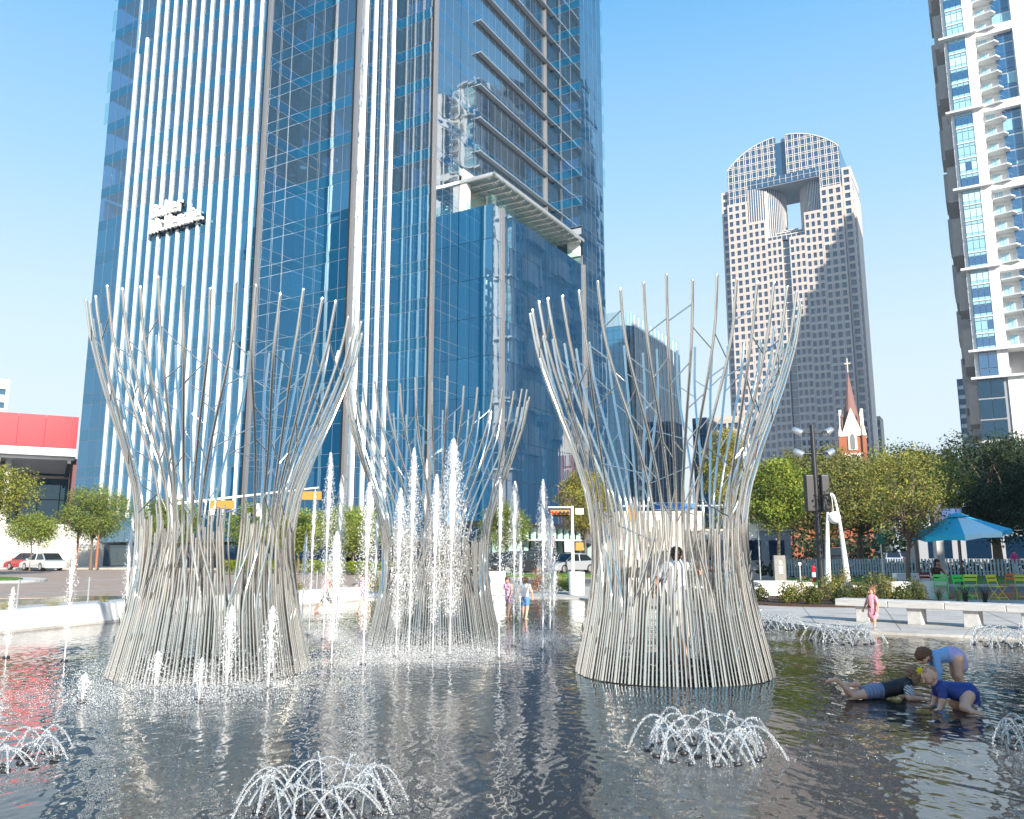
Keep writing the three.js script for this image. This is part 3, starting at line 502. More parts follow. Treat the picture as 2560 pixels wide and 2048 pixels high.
// ---------------------------------------------------------------- brick church steeple
{
  const T = thing('church_steeple', 'red brick church steeple with white trim and a cross on its spire', 'steeple', [54.2, 0, -130], GRID + 0.12); T.scale.setScalar(0.69);
  const trim = std(rgb(0.76, 0.66, 0.55), { roughness: 0.7 }), B = M.terracotta, s = 2.5;
  part('shaft_wall', span(-s, s, 0, 28.6, -s, s), B, T);
  for (const [x, z] of [[-s, s], [s, s], [s, -s], [-s, -s]]) { part('buttress', span(x - 0.42, x + 0.42, 0, 28.2, z - 0.42, z + 0.42), B, T); part('buttress_cap', new THREE.ConeGeometry(0.75, 3.0, 4).rotateY(Math.PI / 4).translate(x, 29.7, z), trim, T); part('pinnacle', [cyl(0.22, 0.16, 3.4, x * 0.8, 29.5, z * 0.8, 6), new THREE.ConeGeometry(0.4, 1.3, 6).translate(x * 0.8, 33.4, z * 0.8)], x > 0 ? trim : M.slate, T); }
  for (const y of [18.2, 24.0, 28.2]) part('string_course', span(-s - 0.2, s + 0.2, y, y + 0.3, -s - 0.2, s + 0.2), trim, T);
  const lancet = (w, h) => { const p = []; p.push([-w, 0], [w, 0], [w, h]); for (let i = 1; i < 6; i++) { const t = i / 6; p.push([w * (1 - t * t), h + w * 1.9 * t]); } p.push([0, h + w * 1.9]); for (let i = 5; i > 0; i--) { const t = i / 6; p.push([-w * (1 - t * t), h + w * 1.9 * t]); } p.push([-w, h]); return shapeOf(p); };
  for (const side of [0, 1, -1]) for (const x of [-1.05, 1.05]) {
    const f = new THREE.ExtrudeGeometry(lancet(0.72, 4.4), { depth: 0.16, bevelEnabled: false }), g = new THREE.ExtrudeGeometry(lancet(0.42, 4.3), { depth: 0.2, bevelEnabled: false });
    const w = part('window_surround', f.translate(x, 18.6, s).rotateY(side * Math.PI / 2), trim, T); part('louvre', g.translate(x, 18.7, s).rotateY(side * Math.PI / 2), M.black, w);
  }
  for (const side of [0, 1, -1]) { const g = new THREE.ExtrudeGeometry(shapeOf([[-2.3, 0], [2.3, 0], [0, 6.4]]), { depth: 0.6, bevelEnabled: false }).translate(0, 28.4, s - 0.5).rotateY(side * Math.PI / 2); part('gable', g, trim, T); const l = new THREE.ExtrudeGeometry(lancet(0.95, 2.8), { depth: 0.3, bevelEnabled: false }).translate(0, 25.0, s - 0.08).rotateY(side * Math.PI / 2); const w = part('gable_window', l, trim, T); part('gable_recess', new THREE.ExtrudeGeometry(lancet(0.5, 2.6), { depth: 0.36, bevelEnabled: false }).translate(0, 25.2, s - 0.08).rotateY(side * Math.PI / 2), M.bronze, w); }
  part('spire', new THREE.ConeGeometry(2.35, 15, 8).rotateY(Math.PI / 8).translate(0, 36.2, 0), M.slate, T);
  part('cross', [span(-0.13, 0.13, 43.5, 46.9, -0.13, 0.13), span(-0.65, 0.65, 45.5, 45.8, -0.12, 0.12)], M.cream, T);
  part('nave_wall', span(-16, -2.6, 0, 11, -14, 4), B, T);
  part('nave_roof', new THREE.ExtrudeGeometry(shapeOf([[-9.4, 0], [9.4, 0], [0, 7]]), { depth: 13.4, bevelEnabled: false }).rotateY(Math.PI / 2).translate(-16, 11, -5), M.slate, T);
}
// ---------------------------------------------------------------- red opera house and its stone wall
{
  const T = thing('opera_house', 'red panelled opera house with a deep white edged sunshade roof on slim columns', 'opera house', [-59, 0, -110], 0.506);
  part('canopy_roof', span(-40, 0.4, 14.1, 15.1, -26, 0.6), M.white, T);
  for (let i = 0; i < 9; i++) part('red_panel', span(-3.15 * (i + 1) - 0.3, -3.15 * i - 0.34, 15.15, 19.6, -1.2, -0.5), M.red, T);
  part('red_panel', span(-0.32, 0.4, 15.15, 19.6, -1.2, -0.5), M.red, T);
  part('drum_wall', span(-28.5, 0.35, 15.1, 19.4, -20, -1.25), M.red, T);
  for (let i = 0; i < 22; i++) part('louvre', span(-40, 0.3, 13.7, 14.05, -1.2 - i * 1.1, -0.9 - i * 1.1), M.alu, T);
  for (let i = 0; i < 4; i++) part('roof_beam', span(-0.5 - i * 8, -0.1 - i * 8, 13.2, 13.7, -25, -0.4), M.darkMetal, T);
  part('canopy_edge', span(-40, 0.3, 13.0, 13.4, -25.6, -25), M.cream, T);
  for (const x of [-7.4, -15.5, -23.5]) part('column', cyl(0.42, 0.42, 14, x, 0, -4.5, 16), M.white, T);
  part('glass_wall', span(-40, 0.2, 0, 14, -26, -25.7), G.dark, T);
  for (let i = 0; i < 14; i++) part('mullion', [span(-40 + i * 3, -39.85 + i * 3, 0, 12, -25.7, -25.5)], M.darkMetal, T);
  for (const y of [3.4, 6.6, 9.6]) part('transom', span(-40, 0.2, y, y + 0.14, -25.7, -25.52), M.darkMetal, T);
  part('end_wall', span(0.22, 0.8, 0, 14, -26, -1.5), std(rgb(0.12, 0.03, 0.03), { roughness: 0.6 }), T);
  const Wl = thing('stone_wall', 'long pale limestone retaining wall behind the two parked cars', 'wall', [-39, 0, -88.5], 0.3);
  for (let i = 0; i < 12; i++) { part('stone_block', span(-5 * (i + 1) + 0.03, -5 * i, 0.05, 2.0, -0.6, 0), M.cream, Wl); part('stone_block', span(-5 * (i + 1) + 0.03, -5 * i, 2.03, 4.4, -0.6, 0), M.concrete, Wl); }
  part('stone_block', new THREE.ExtrudeGeometry(shapeOf([[0.03, 0.05], [5.6, 0.05], [5.6, 1.2], [0.03, 4.4]]), { depth: 0.6, bevelEnabled: false }).translate(0, 0, -0.6), M.cream, Wl);
}

// ---------------------------------------------------------------- three flared sculptures of bent steel rods
{
  const prof = [[0, 1.38], [0.5, 1.27], [1.0, 1.17], [1.6, 1.1], [2.1, 1.11], [2.6, 1.2], [3.1, 1.36], [3.6, 1.55], [4.2, 1.77], [4.7, 1.92], [5.3, 2.03]];
  const radiusAt = (h) => { let k = 0; while (k < prof.length - 2 && h > prof[k + 1][0]) k++; const t = (h - prof[k][0]) / (prof[k + 1][0] - prof[k][0]); return prof[k][1] + (prof[k + 1][1] - prof[k][1]) * t; };
  const bell = (h) => { const up = Math.min(1, Math.max(0, (h - 0.85) / 1.25)), dn = Math.min(1, Math.max(0, (h - 1.7) / 3.0)); return up * up * (3 - 2 * up) * (1 - dn * dn * (3 - 2 * dn)); };
  const jointM = M.steel;
  function sculpture(label, x, f, s, bundles, phase, sd) {
    reseed(sd);
    const T = thing('rod_sculpture', label, 'sculpture', [x, 0, -f], 0, 'flared stainless steel rod sculptures in the fountain');
    const N = 160, long = [], P = (h, a, o = 0) => V(Math.sin(a) * (radiusAt(h) + o) * s, h * s, Math.cos(a) * (radiusAt(h) + o) * s);
    const near = (a) => { let best = 9, bc = a; for (const c of bundles) { let d = a - c; while (d > Math.PI) d -= 6.2832; while (d < -Math.PI) d += 6.2832; if (Math.abs(d) < Math.abs(best)) { best = d; bc = a - d; } } return [best, bc]; };
    for (let i = 0; i < N; i++) {
      const a = phase + i / N * 2 * Math.PI, [d, c] = near(a), half = Math.PI / bundles.length;
      if (i % 4 === 0) {
        const top = 5.2 + rr(-0.12, 0.1), k = 0.66 - 0.2 * Math.abs(d) / half, j = rr(-0.02, 0.02);
        const ang = (h) => a + j - (a - c) * k * bell(h);
        const pts = []; for (let q = 0; q <= 18; q++) { const h = top * q / 18; pts.push(P(h, ang(h), 0.03 * Math.sin(i * 7.3) * bell(h))); }
        long.push({ ang, top });
        part('rod', tube(pts, 0.0205 * s, 8, 30), M.steel, T);
        part('rod_cap', cyl(0.022 * s, 0.021 * s, 0.02, pts[18].x, pts[18].y - 0.012, pts[18].z, 8), M.steel, T);
      } else {
        const edge = Math.min(1, Math.abs(d) / half), top = 1.25 + 1.15 * Math.pow(edge, 0.8) + rr(-0.1, 0.12);
        const pts = []; for (let q = 0; q <= 6; q++) { const h = top * q / 6; pts.push(P(h, a - (a - c) * 0.12 * bell(h), -0.015)); }
        part('rod', tube(pts, 0.0138 * s, 7, 10), M.steel, T);
      }
    }
    // slim diagonal links between neighbouring rods
    for (let i = 0; i < long.length; i++) {
      const A = long[i], B = long[(i + 1) % long.length];
      for (let q = 0; q < 4; q++) {
        const h = 2.3 + q * 0.72 + rr(-0.25, 0.25), up = rr(0.16, 0.34) * (rnd() < 0.5 ? -1 : 1);
        if (h + Math.abs(up) > Math.min(A.top, B.top) - 0.05) continue;
        part('link', bar(P(h, A.ang(h)), P(h + up, B.ang(h + up)), 0.0095 * s, 5), M.steel, T);
      }
      for (let q = 0; q < 2; q++) { const h = rr(0.25, 1.6); part('stub', bar(P(h, A.ang(h), 0.02), P(h + 0.1, A.ang(h + 0.1) + 0.025, 0.045), 0.008 * s, 5), M.steel, T); }
    }
    // dark nozzle ring and pipes on the floor inside
    const ring = new THREE.TorusGeometry(0.95 * s, 0.035, 6, 48).rotateX(Math.PI / 2).translate(0, 0.05, 0);
    part('pipe_ring', [ring, new THREE.TorusGeometry(0.6 * s, 0.03, 6, 40).rotateX(Math.PI / 2).translate(0, 0.06, 0)], M.darkMetal, T);
    for (let i = 0; i < 9; i++) { const a = i * 0.698; part('nozzle', [cyl(0.05, 0.035, 0.16, Math.sin(a) * 0.95 * s, 0.03, Math.cos(a) * 0.95 * s, 8), cyl(0.1, 0.1, 0.03, Math.sin(a) * 0.95 * s, 0.02, Math.cos(a) * 0.95 * s, 10)], M.darkMetal, T); }
  }
  sculpture('tall flared steel rod sculpture in front of the white finned glass facade', -4.36, 12.4, 1, [-0.2, 1.15, 2.6, 3.9, 5.1], 0.02, 101);
  sculpture('shorter flared steel rod sculpture amid the tall jets of the fountain', -1.47, 16.1, 0.9, [0.15, 1.5, 2.9, 4.3], 0.03, 102);
  sculpture('tall flared steel rod sculpture with a man in a pale shirt inside', 2.3, 12.2, 1, [-0.05, 0.75, 2.2, 3.5, 4.9], 0.01, 103);
}
// ---------------------------------------------------------------- water in the air
M.foam = phy(rgb(0.88, 0.9, 0.92), { roughness: 0.3, ior: 1.33 });
M.stream = phy(rgb(0.9, 0.93, 0.95), { roughness: 0.12, ior: 1.33, transmission: 0.85, thickness: 0.012 });
M.drop = phy(rgb(0.95, 0.96, 0.97), { roughness: 0.25, ior: 1.33 });
const dropGeo = new THREE.TetrahedronGeometry(1.2, 0);
function drops(list) { // [x, y, z, r, stretch] -> one joined geometry
  const src = dropGeo.attributes.position, n = src.count, pos = new Float32Array(list.length * n * 3), nor = new Float32Array(pos.length);
  list.forEach(([x, y, z, r, st = 1.4], k) => { const c = Math.cos(k * 2.4), s = Math.sin(k * 2.4); for (let i = 0; i < n; i++) { const q = (k * n + i) * 3, a = src.getX(i), b = src.getY(i), d = src.getZ(i); const px = a * c - d * s, pz = a * s + d * c; pos[q] = x + px * r; pos[q + 1] = y + b * r * st; pos[q + 2] = z + pz * r; nor[q] = px; nor[q + 1] = b; nor[q + 2] = pz; } });
  const g = new THREE.BufferGeometry(); g.setAttribute('position', new THREE.BufferAttribute(pos, 3)); g.setAttribute('normal', new THREE.BufferAttribute(nor, 3)); g.setAttribute('uv', new THREE.BufferAttribute(new Float32Array(list.length * n * 2), 2)); return g;
}
function lumpy(pts, radii, n = 9, amp = 0.35, sd = 0) { // a turbulent column of water
  const c = new THREE.CatmullRomCurve3(pts), seg = 44, g = new THREE.TubeGeometry(c, seg, 1, n, false), p = g.attributes.position, o = V(0, 0, 0);
  for (let i = 0; i <= seg; i++) { c.getPointAt(i / seg, o); const r = radii(i / seg); for (let j = 0; j <= n; j++) { const q = i * (n + 1) + j, jj = j % n, e = 1 + amp * (noise.noise(jj * 1.7 + sd, i * 0.55, sd * 1.3) * 1.3 + (hash(jj, i, sd) - 0.5)); p.setXYZ(q, o.x + (p.getX(q) - o.x) * r * e, o.y + (p.getY(q) - o.y) * r * e, o.z + (p.getZ(q) - o.z) * r * e); } }
  g.computeVertexNormals(); return g;
}
{
  const jets = [[-8.16, 13.77, 1.05, 'l'], [-7.0, 13.36, 1.77, 'l'], [-6.21, 13.59, 2.22, 'l'], [-4.92, 9.86, 0.26, 's'], [-4.49, 10.8, 0.4, 's'], [-3.61, 9.92, 0.42, 's'], [-3.62, 10.9, 0.93, 'm'], [-3.07, 10.8, 0.93, 'm'],
    [-4.49, 18.12, 2.05, 'l'], [-4.14, 17.32, 2.87, 'l'], [-3.7, 16.67, 3.52, 'p'], [-3.75, 18.12, 3.19, 'p'], [-2.73, 12.92, 1.88, 'p'], [-2.25, 12.92, 2.63, 'p'], [-2.64, 16.24, 2.38, 'l'], [-2.59, 16.67, 3.46, 'l'], [-1.89, 13.9, 2.61, 'p'], [-1.74, 14.4, 3.34, 'p'], [-1.61, 15.3, 3.29, 'l'], [-1.3, 14.0, 2.85, 'p'], [-1.03, 14.1, 3.4, 'b'],
    [-0.21, 13.71, 2.96, 'l'], [0.03, 15.45, 2.85, 'p'], [0.15, 16.24, 1.79, 'l'], [0.54, 14.87, 2.84, 'p'], [0.72, 16.08, 2.29, 'p'], [0.82, 16.67, 1.51, 'l'], [-0.55, 16.6, 2.4, 'p'], [-2.1, 17.2, 2.9, 'p']];
  const names = ['narrow water jet at the far left edge of the fountain', 'second narrow water jet, between the far left edge and the trees', 'narrow water jet just left of the left rod sculpture', 'knee high water spurt in open water below the far left jets', 'small water spurt at the left foot of the left rod sculpture', 'small splashing spurt before the middle of the left sculpture', 'waist high jet before the left sculpture, right of the splashing spurt', 'waist high jet before the right foot of the left sculpture', 'jet close to the right side of the left sculpture', 'tall thin jet right of the left sculpture', 'tallest plume between the left and middle sculptures', 'second plume between the left and middle sculptures', 'low wide plume between the left and middle sculptures, near the front', 'plume just left of the middle sculpture, with a broad head', 'thin jet behind the plume left of the middle sculpture', 'thin tall jet at the left rim of the middle sculpture', 'plume before the left flank of the middle sculpture', 'tall plume before the left half of the middle sculpture', 'thin jet inside the middle sculpture, left of its centre', 'white plume before the centre of the middle sculpture', 'biggest whitest plume, right of centre of the middle sculpture', 'thin jet before the right flank of the middle sculpture', 'plume right of the middle sculpture, beside the two girls', 'short jet between the two girls', 'tall single plume left of the right sculpture', 'shorter plume beside the tall single plume', 'low thin jet close to the right sculpture', 'plume behind the right half of the middle sculpture', 'plume behind the left half of the middle sculpture'];
  jets.forEach(([x, f, h, kind], i) => {
    reseed(900 + i * 17);
    const T = thing('water_jet', names[i], 'water jet', [x, 0, -f]), lean = rr(-0.05, 0.05), w = { l: 0.55, p: 1, b: 1.75, m: 0.75, s: 0.6 }[kind];
    const pts = [V(0, 0.0, 0), V(lean * 0.3, h * 0.4, 0), V(lean * 0.7, h * 0.75, 0.02), V(lean, h * 0.97, 0)];
    part('stream', lumpy(pts, (t) => 0.0075 + 0.006 * t + w * (t > 0.55 ? 0.026 * Math.sin(Math.min(1, (t - 0.55) / 0.4) * 2.2) : 0) * (kind === 's' ? 0.7 : 1) * (1 - 0.75 * Math.pow(t, 9)), 9, 0.55, i), M.foam, T);
    const L = [], n = { l: 1900, p: 6500, b: 13000, m: 1800, s: 500 }[kind];
    for (let k = 0; k < n; k++) { const fall = 0.85 * Math.pow(rnd(), 1.45), y = h * (1.02 - fall), sp = w * (0.014 + 0.3 * Math.pow(fall, 0.7)) * (fall > 0.45 ? Math.max(0.25, 1 - (fall - 0.45) * 1.9) : 1) * Math.pow(rnd(), 0.75) * (0.6 + 0.7 * rnd()), a = rnd() * 6.283; L.push([lean * y / h + Math.cos(a) * sp, y + rr(0, 0.08) * w, Math.sin(a) * sp, 0.0019 + 0.0062 * Math.pow(rnd(), 3), rr(1, 2.4)]); }
    for (let k = 0; k < 70; k++) { const a = rnd() * 6.283, d = Math.abs(rr(-1, 1) * rr(0, 1)) * 0.42; L.push([Math.cos(a) * d, 0.012 + rr(0, 0.12) * Math.exp(-d * 3), Math.sin(a) * d, rr(0.0015, 0.005), 1]); }
    part('spray', drops(L), M.drop, T, 'stuff');
    part('nozzle', cyl(0.055, 0.05, 0.018, 0, 0.004, 0, 12), M.darkMetal, T);
  });
  // mist of fine drops hanging low round the jets
  reseed(4242); const L = [];
  for (let k = 0; k < 110000; k++) { const j = jets[3 + Math.floor(rnd() * (jets.length - 3))], a = rnd() * 6.283, d = 0.1 + 1.5 * Math.pow(rnd(), 1.3); const x = j[0] + Math.cos(a) * d, f = j[1] + Math.sin(a) * d * 0.8; L.push([x, 0.008 + Math.pow(rnd(), 2.2) * 0.5 * Math.max(0.15, 1 - d * 0.5), -f, 0.0014 + 0.0042 * Math.pow(rnd(), 2.2), 1]); }
  const s = part('splashing_spray', drops(L), M.drop, scene); tag(s, 'fine white spray and splashes over the water round the jets', 'spray', null, 'stuff');
}
{ // rosettes of low arching streams
  const clusters = [[-1.28, 5.95, 0.68, 26, 'rosette of low water arches in the foreground left of the centre'], [1.66, 7.5, 0.78, 26, 'rosette of low water arches before the right sculpture'], [-4.15, 7.15, 0.6, 18, 'rosette of water arches cut by the left edge of the view'], [4.72, 7.7, 0.6, 20, 'rosette of water arches cut by the right edge, below the crawling children'], [6.3, 16.2, 0.9, 26, 'rosette of water arches between the right sculpture and the standing toddler'], [9.1, 15.6, 0.95, 26, 'large rosette of water arches before the right end of the long bench'], [5.75, 18.9, 0.85, 26, 'farthest rosette of water arches, close beside the right sculpture']];
  clusters.forEach(([x, f, R, n, label], ci) => {
    reseed(3000 + ci * 31);
    const T = thing('water_rosette', label, 'water arches', [x, 0, -f]);
    const L = [];
    for (let i = 0; i < n; i++) {
      const outer = i < n * 0.62, m = outer ? n * 0.62 : n * 0.38, a = i / m * 6.283 + rr(-0.06, 0.06), r0 = outer ? R * 0.62 : R * 0.28, dir = outer ? a + 2.2 + rr(-0.15, 0.15) : a + 0.35 + rr(-0.2, 0.2);
      const reach = (outer ? 0.42 : 0.36) * R / 0.6 * rr(0.85, 1.1), h = (outer ? 0.19 : 0.22) * Math.min(1.6, R / 0.6) * rr(0.85, 1.08);
      const sx = Math.sin(a) * r0, sz = Math.cos(a) * r0, pts = [];
      for (let q = 0; q <= 12; q++) { const t = q / 12; pts.push(V(sx + Math.sin(dir) * reach * t, 0.012 + 4 * h * t * (1 - t) * (1 - 0.12 * t), sz + Math.cos(dir) * reach * t)); }
      const far = R > 0.7 ? 1.35 : 1;
      part('water_arch', lumpy(pts, (t) => far * (0.0045 + 0.0036 * t), 7, 0.42, i + ci * 40), M.stream, T);
      for (let k = 0; k < 60; k++) { const t = 0.2 + 0.75 * rnd(), q = Math.min(11, Math.floor(t * 12)), p = pts[q].clone().lerp(pts[q + 1], t * 12 - q); L.push([p.x + rr(-1, 1) * 0.025 * t, p.y + rr(-0.03, 0.02) * t, p.z + rr(-1, 1) * 0.025 * t, (0.0012 + 0.003 * rnd() * rnd()) * far, rr(1, 2.6)]); }
      const e = pts[12]; for (let k = 0; k < 22; k++) { const b = rnd() * 6.283, d = rnd() * rnd() * 0.16; L.push([e.x + Math.cos(b) * d, 0.008 + rr(0, 0.05) * rnd(), e.z + Math.sin(b) * d, rr(0.001, 0.0035), 1]); }
      part('nozzle', cyl(0.04, 0.034, 0.014, sx, 0.003, sz, 10), M.darkMetal, T);
    }
    part('spray', drops(L), M.drop, T, 'stuff');
  });
  // rings of bubbles drifting on the water near the rosettes
  reseed(707); const L = [];
  for (let k = 0; k < 700; k++) { const c = clusters[[0, 1, 3, 1, 3][k % 5]], a = rnd() * 6.283, d = 0.3 + 1.5 * Math.pow(rnd(), 0.8); const x = c[0] + Math.cos(a) * d, f = c[1] - 0.25 + Math.sin(a) * d * 0.75; if (f > 4.4) L.push([x, 0.004, -f, 0.0015 + 0.0045 * rnd() * rnd(), 0.6]); }
  const b = part('bubbles', drops(L), M.drop, scene); tag(b, 'small bubbles drifting on the dark water near the rosettes', 'bubbles', null, 'stuff');
}

// ---------------------------------------------------------------- trees and plants
const leafM = (r, g, b) => phy(rgb(1, 1, 1), { roughness: 0.75, vertexColors: true, side: THREE.DoubleSide, specularIntensity: 0.4, transmission: 0.32, thickness: 0 });
M.leaf = leafM();
function leaves(n, place, size, tint, droop = 0) { // joined leaf clumps: folded diamonds with varied tone
  const pos = new Float32Array(n * 12), nor = new Float32Array(n * 12), col = new Float32Array(n * 12), idx = new Uint32Array(n * 6);
  const u = V(0, 0, 0), w = V(0, 0, 0), nn = V(0, 0, 0);
  for (let i = 0; i < n; i++) {
    const [x, y, z, shade = 1] = place(i), s = size * rr(0.6, 1.35);
    u.set(rr(-1, 1), rr(-1, 0.6) - droop, rr(-1, 1)).normalize(); w.set(rr(-1, 1), rr(-1, 1), rr(-1, 1)).cross(u).normalize(); nn.crossVectors(u, w);
    const P = [[0, 0], [0.5, 0.28], [1, 0], [0.5, -0.28]], t = rr(0.7, 1.3) * shade, y2 = rr(-0.25, 0.35);
    P.forEach(([a, b], k) => { const q = (i * 4 + k) * 3, f = k % 2 ? 0.1 : 0; pos[q] = x + (u.x * a + w.x * b + nn.x * f) * s; pos[q + 1] = y + (u.y * a + w.y * b + nn.y * f) * s; pos[q + 2] = z + (u.z * a + w.z * b + nn.z * f) * s; nor[q] = nn.x; nor[q + 1] = nn.y; nor[q + 2] = nn.z; col[q] = tint[0] * t * (1 + y2); col[q + 1] = tint[1] * t; col[q + 2] = tint[2] * t * (1 - y2 * 0.5); });
    const b = i * 4; idx.set([b, b + 2, b + 1, b, b + 3, b + 2], i * 6);
  }
  const g = new THREE.BufferGeometry(); g.setAttribute('position', new THREE.BufferAttribute(pos, 3)); g.setAttribute('normal', new THREE.BufferAttribute(nor, 3)); g.setAttribute('color', new THREE.BufferAttribute(col, 3)); g.setIndex(new THREE.BufferAttribute(idx, 1)); return g;
}
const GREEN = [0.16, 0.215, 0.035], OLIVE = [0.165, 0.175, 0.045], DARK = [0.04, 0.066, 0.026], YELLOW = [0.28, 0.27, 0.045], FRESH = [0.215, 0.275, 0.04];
// crown: an uneven ellipsoid of clumps hung on limbs; o.thin lets the sky and limbs show
function tree(label, x, f, h, w, base, tint, sd, o = {}) {
  reseed(sd);
  const T = thing(o.name ?? 'shade_tree', label, 'tree', [x, 0, -f], rr(0, 6)), cy = (h + base) / 2, ry = (h - base) / 2, wood = [], clumps = [];
  const nC = o.clumps ?? 34;
  for (let i = 0; i < nC; i++) { const a = i * 2.39996 + rr(-0.3, 0.3), v = 1 - 2 * (i + 0.5) / nC, r = Math.sqrt(1 - v * v), q = rr(0.62, 0.98), taper = o.cone ? 1 - 0.45 * Math.max(0, v) : 1; clumps.push(V(Math.cos(a) * r * w / 2 * q * taper, cy + v * ry * q * 0.92, Math.sin(a) * r * w / 2 * q * taper)); }
  for (let i = 0; i < nC * 0.3; i++) clumps.push(V(rr(-1, 1) * w * 0.25, cy + rr(-0.5, 0.6) * ry, rr(-1, 1) * w * 0.25));
  const tr = o.trunk ?? 0.1, top = V(rr(-0.1, 0.1) * w, cy + ry * 0.35, rr(-0.1, 0.1) * w);
  wood.push(tube([V(0, 0, 0), V(rr(-0.05, 0.05), base * 0.55, rr(-0.05, 0.05)), V(top.x * 0.4, base + ry * 0.35, top.z * 0.4), top], tr, 8, 18, (t) => 1.15 - 0.9 * t));
  const limbs = []; clumps.forEach((c, i) => { if (i % (o.thin ? 1 : 2)) return; const s = V(top.x * 0.3, base * 0.95 + rr(0, 0.7) * ry, top.z * 0.3), m = s.clone().lerp(c, 0.5).add(V(rr(-0.1, 0.1) * w, -0.06 * ry, rr(-0.1, 0.1) * w)); limbs.push(tube([s, m, c], tr * 0.34, 5, 8, (t) => 1 - 0.82 * t)); });
  part('trunk', wood, M.bark, T); part('limbs', limbs, M.bark, T, 'stuff');
  const cr = (o.spread ?? 0.23) * w, n = Math.round((o.leaves ?? 5200) * 2.1);
  const crown = leaves(n, () => { const c = clumps[Math.floor(rnd() * clumps.length)]; let dx, dy, dz; do { dx = rr(-1, 1); dy = rr(-1, 1); dz = rr(-1, 1); } while (dx * dx + dy * dy + dz * dz > 1); const k = 0.55 + 0.45 * rnd(); return [c.x + dx * cr * k, c.y + dy * cr * 0.8 * k, c.z + dz * cr * k, hash(Math.round(c.x * 9), Math.round(c.y * 9), sd) * 0.5 + 0.75]; }, (o.size ?? 0.2) * 0.72, tint, 0.15);
  part('crown', crown, M.leaf, T); return T;
}
tree('round green street tree with a pale trunk right of the right sculpture', 14.7, 46, 7.0, 4.0, 2.7, FRESH, 11, { trunk: 0.11, leaves: 8000, size: 0.2 });
tree('thin leaved tree with bare spreading branches in the white planter', 14.2, 30, 5.75, 3.3, 1.9, [0.24, 0.25, 0.05], 12, { thin: true, trunk: 0.085, leaves: 3300, size: 0.13, spread: 0.17, clumps: 46 });
tree('yellow green tree just behind the thin leaved planter tree', 19.6, 40.5, 7.0, 4.4, 2.9, [0.22, 0.24, 0.045], 13, { trunk: 0.1, leaves: 6200, size: 0.18, thin: true });
tree('broad olive green oak behind the white arch lamp', 22.2, 60, 9.3, 9.0, 2.7, OLIVE, 14, { trunk: 0.28, leaves: 13000, size: 0.27, clumps: 60, spread: 0.17 });
tree('olive oak behind the steeple side of the lamp mast', 27.5, 66, 9.6, 9.0, 3.0, OLIVE, 24, { trunk: 0.26, leaves: 11000, size: 0.28, clumps: 56, spread: 0.17 });
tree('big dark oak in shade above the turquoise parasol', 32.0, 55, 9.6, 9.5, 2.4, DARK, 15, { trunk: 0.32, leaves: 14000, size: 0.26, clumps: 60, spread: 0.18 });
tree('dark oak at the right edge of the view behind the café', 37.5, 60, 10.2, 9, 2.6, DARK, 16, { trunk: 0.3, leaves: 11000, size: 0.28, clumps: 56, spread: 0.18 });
tree('slim upright yellow green tree seen through the right sculpture', 14.6, 56, 10.6, 3.4, 3.2, YELLOW, 17, { trunk: 0.1, leaves: 5200, size: 0.2, cone: true });
tree('yellowing tree behind the traffic signal beside the right sculpture', 5.8, 66, 8.6, 4.2, 2.5, YELLOW, 18, { trunk: 0.1, leaves: 5600, size: 0.22, thin: true });
tree('low green tree behind the right side of the middle sculpture', -0.5, 66, 5.6, 4.0, 1.7, GREEN, 19, { trunk: 0.09, leaves: 5200, size: 0.2 });
tree('bushy green tree left of the middle sculpture behind the jets', -11.8, 62, 5.0, 4.6, 1.4, FRESH, 20, { trunk: 0.09, leaves: 6000, size: 0.2 });
tree('bushy green tree close to the right side of the left sculpture', -15.6, 61, 4.8, 4.4, 1.4, FRESH, 30, { trunk: 0.09, leaves: 5600, size: 0.2 });
tree('small green tree seen through the middle of the left sculpture', -20.2, 66, 5.6, 4.6, 1.6, GREEN, 31, { trunk: 0.09, leaves: 5200, size: 0.22 });
tree('green tree partly behind the left flank of the left sculpture', -29.0, 70, 6.3, 5.4, 2.0, GREEN, 21, { trunk: 0.1, leaves: 6400, size: 0.22 });
tree('full rounded green tree beside the glass tower at left', -38.2, 76, 7.6, 5.6, 2.4, [0.17, 0.22, 0.04], 22, { trunk: 0.13, leaves: 8200, size: 0.23 });
tree('small green tree above the two parked cars', -41.4, 72, 4.9, 4.0, 2.2, FRESH, 23, { trunk: 0.07, leaves: 4200, size: 0.2 });
tree('large spreading tree cut by the left edge of the view', -35.2, 54, 7.4, 6.4, 3.6, [0.2, 0.22, 0.035], 25, { trunk: 0.16, leaves: 8200, size: 0.22, clumps: 40 });
tree('park tree standing out of view at right whose shade falls on the three children', 8.5, 1.4, 5.6, 3.0, 3.2, GREEN, 40, { trunk: 0.1, leaves: 2600, size: 0.34, spread: 0.26 });
function shrub(label, name, x, f, h, w, tint, sd, o = {}) {
  reseed(sd); const T = thing(name, label, 'plant', [x, o.y ?? 0.1, -f], 0, o.group), st = [];
  for (let i = 0; i < 7; i++) { const a = i * 0.9; st.push(bar(V(0, 0, 0), V(Math.cos(a) * w * 0.3, h * 0.7, Math.sin(a) * w * 0.3), 0.012, 4, 0.005)); }
  part('stem', st, M.bark, T);
  part('foliage', leaves(o.n ?? 750, () => { const a = rnd() * 6.283, v = rr(0.08, 1), r = Math.sqrt(rnd()) * w / 2 * Math.sqrt(Math.max(0.05, 1 - Math.pow(v * 2 - 0.9, 2) * 0.75)); return [Math.cos(a) * r, v * h * (0.85 + 0.25 * Math.sin(a * 3 + sd)), Math.sin(a) * r]; }, o.size ?? 0.075, tint, -0.3), M.leaf, T);
}
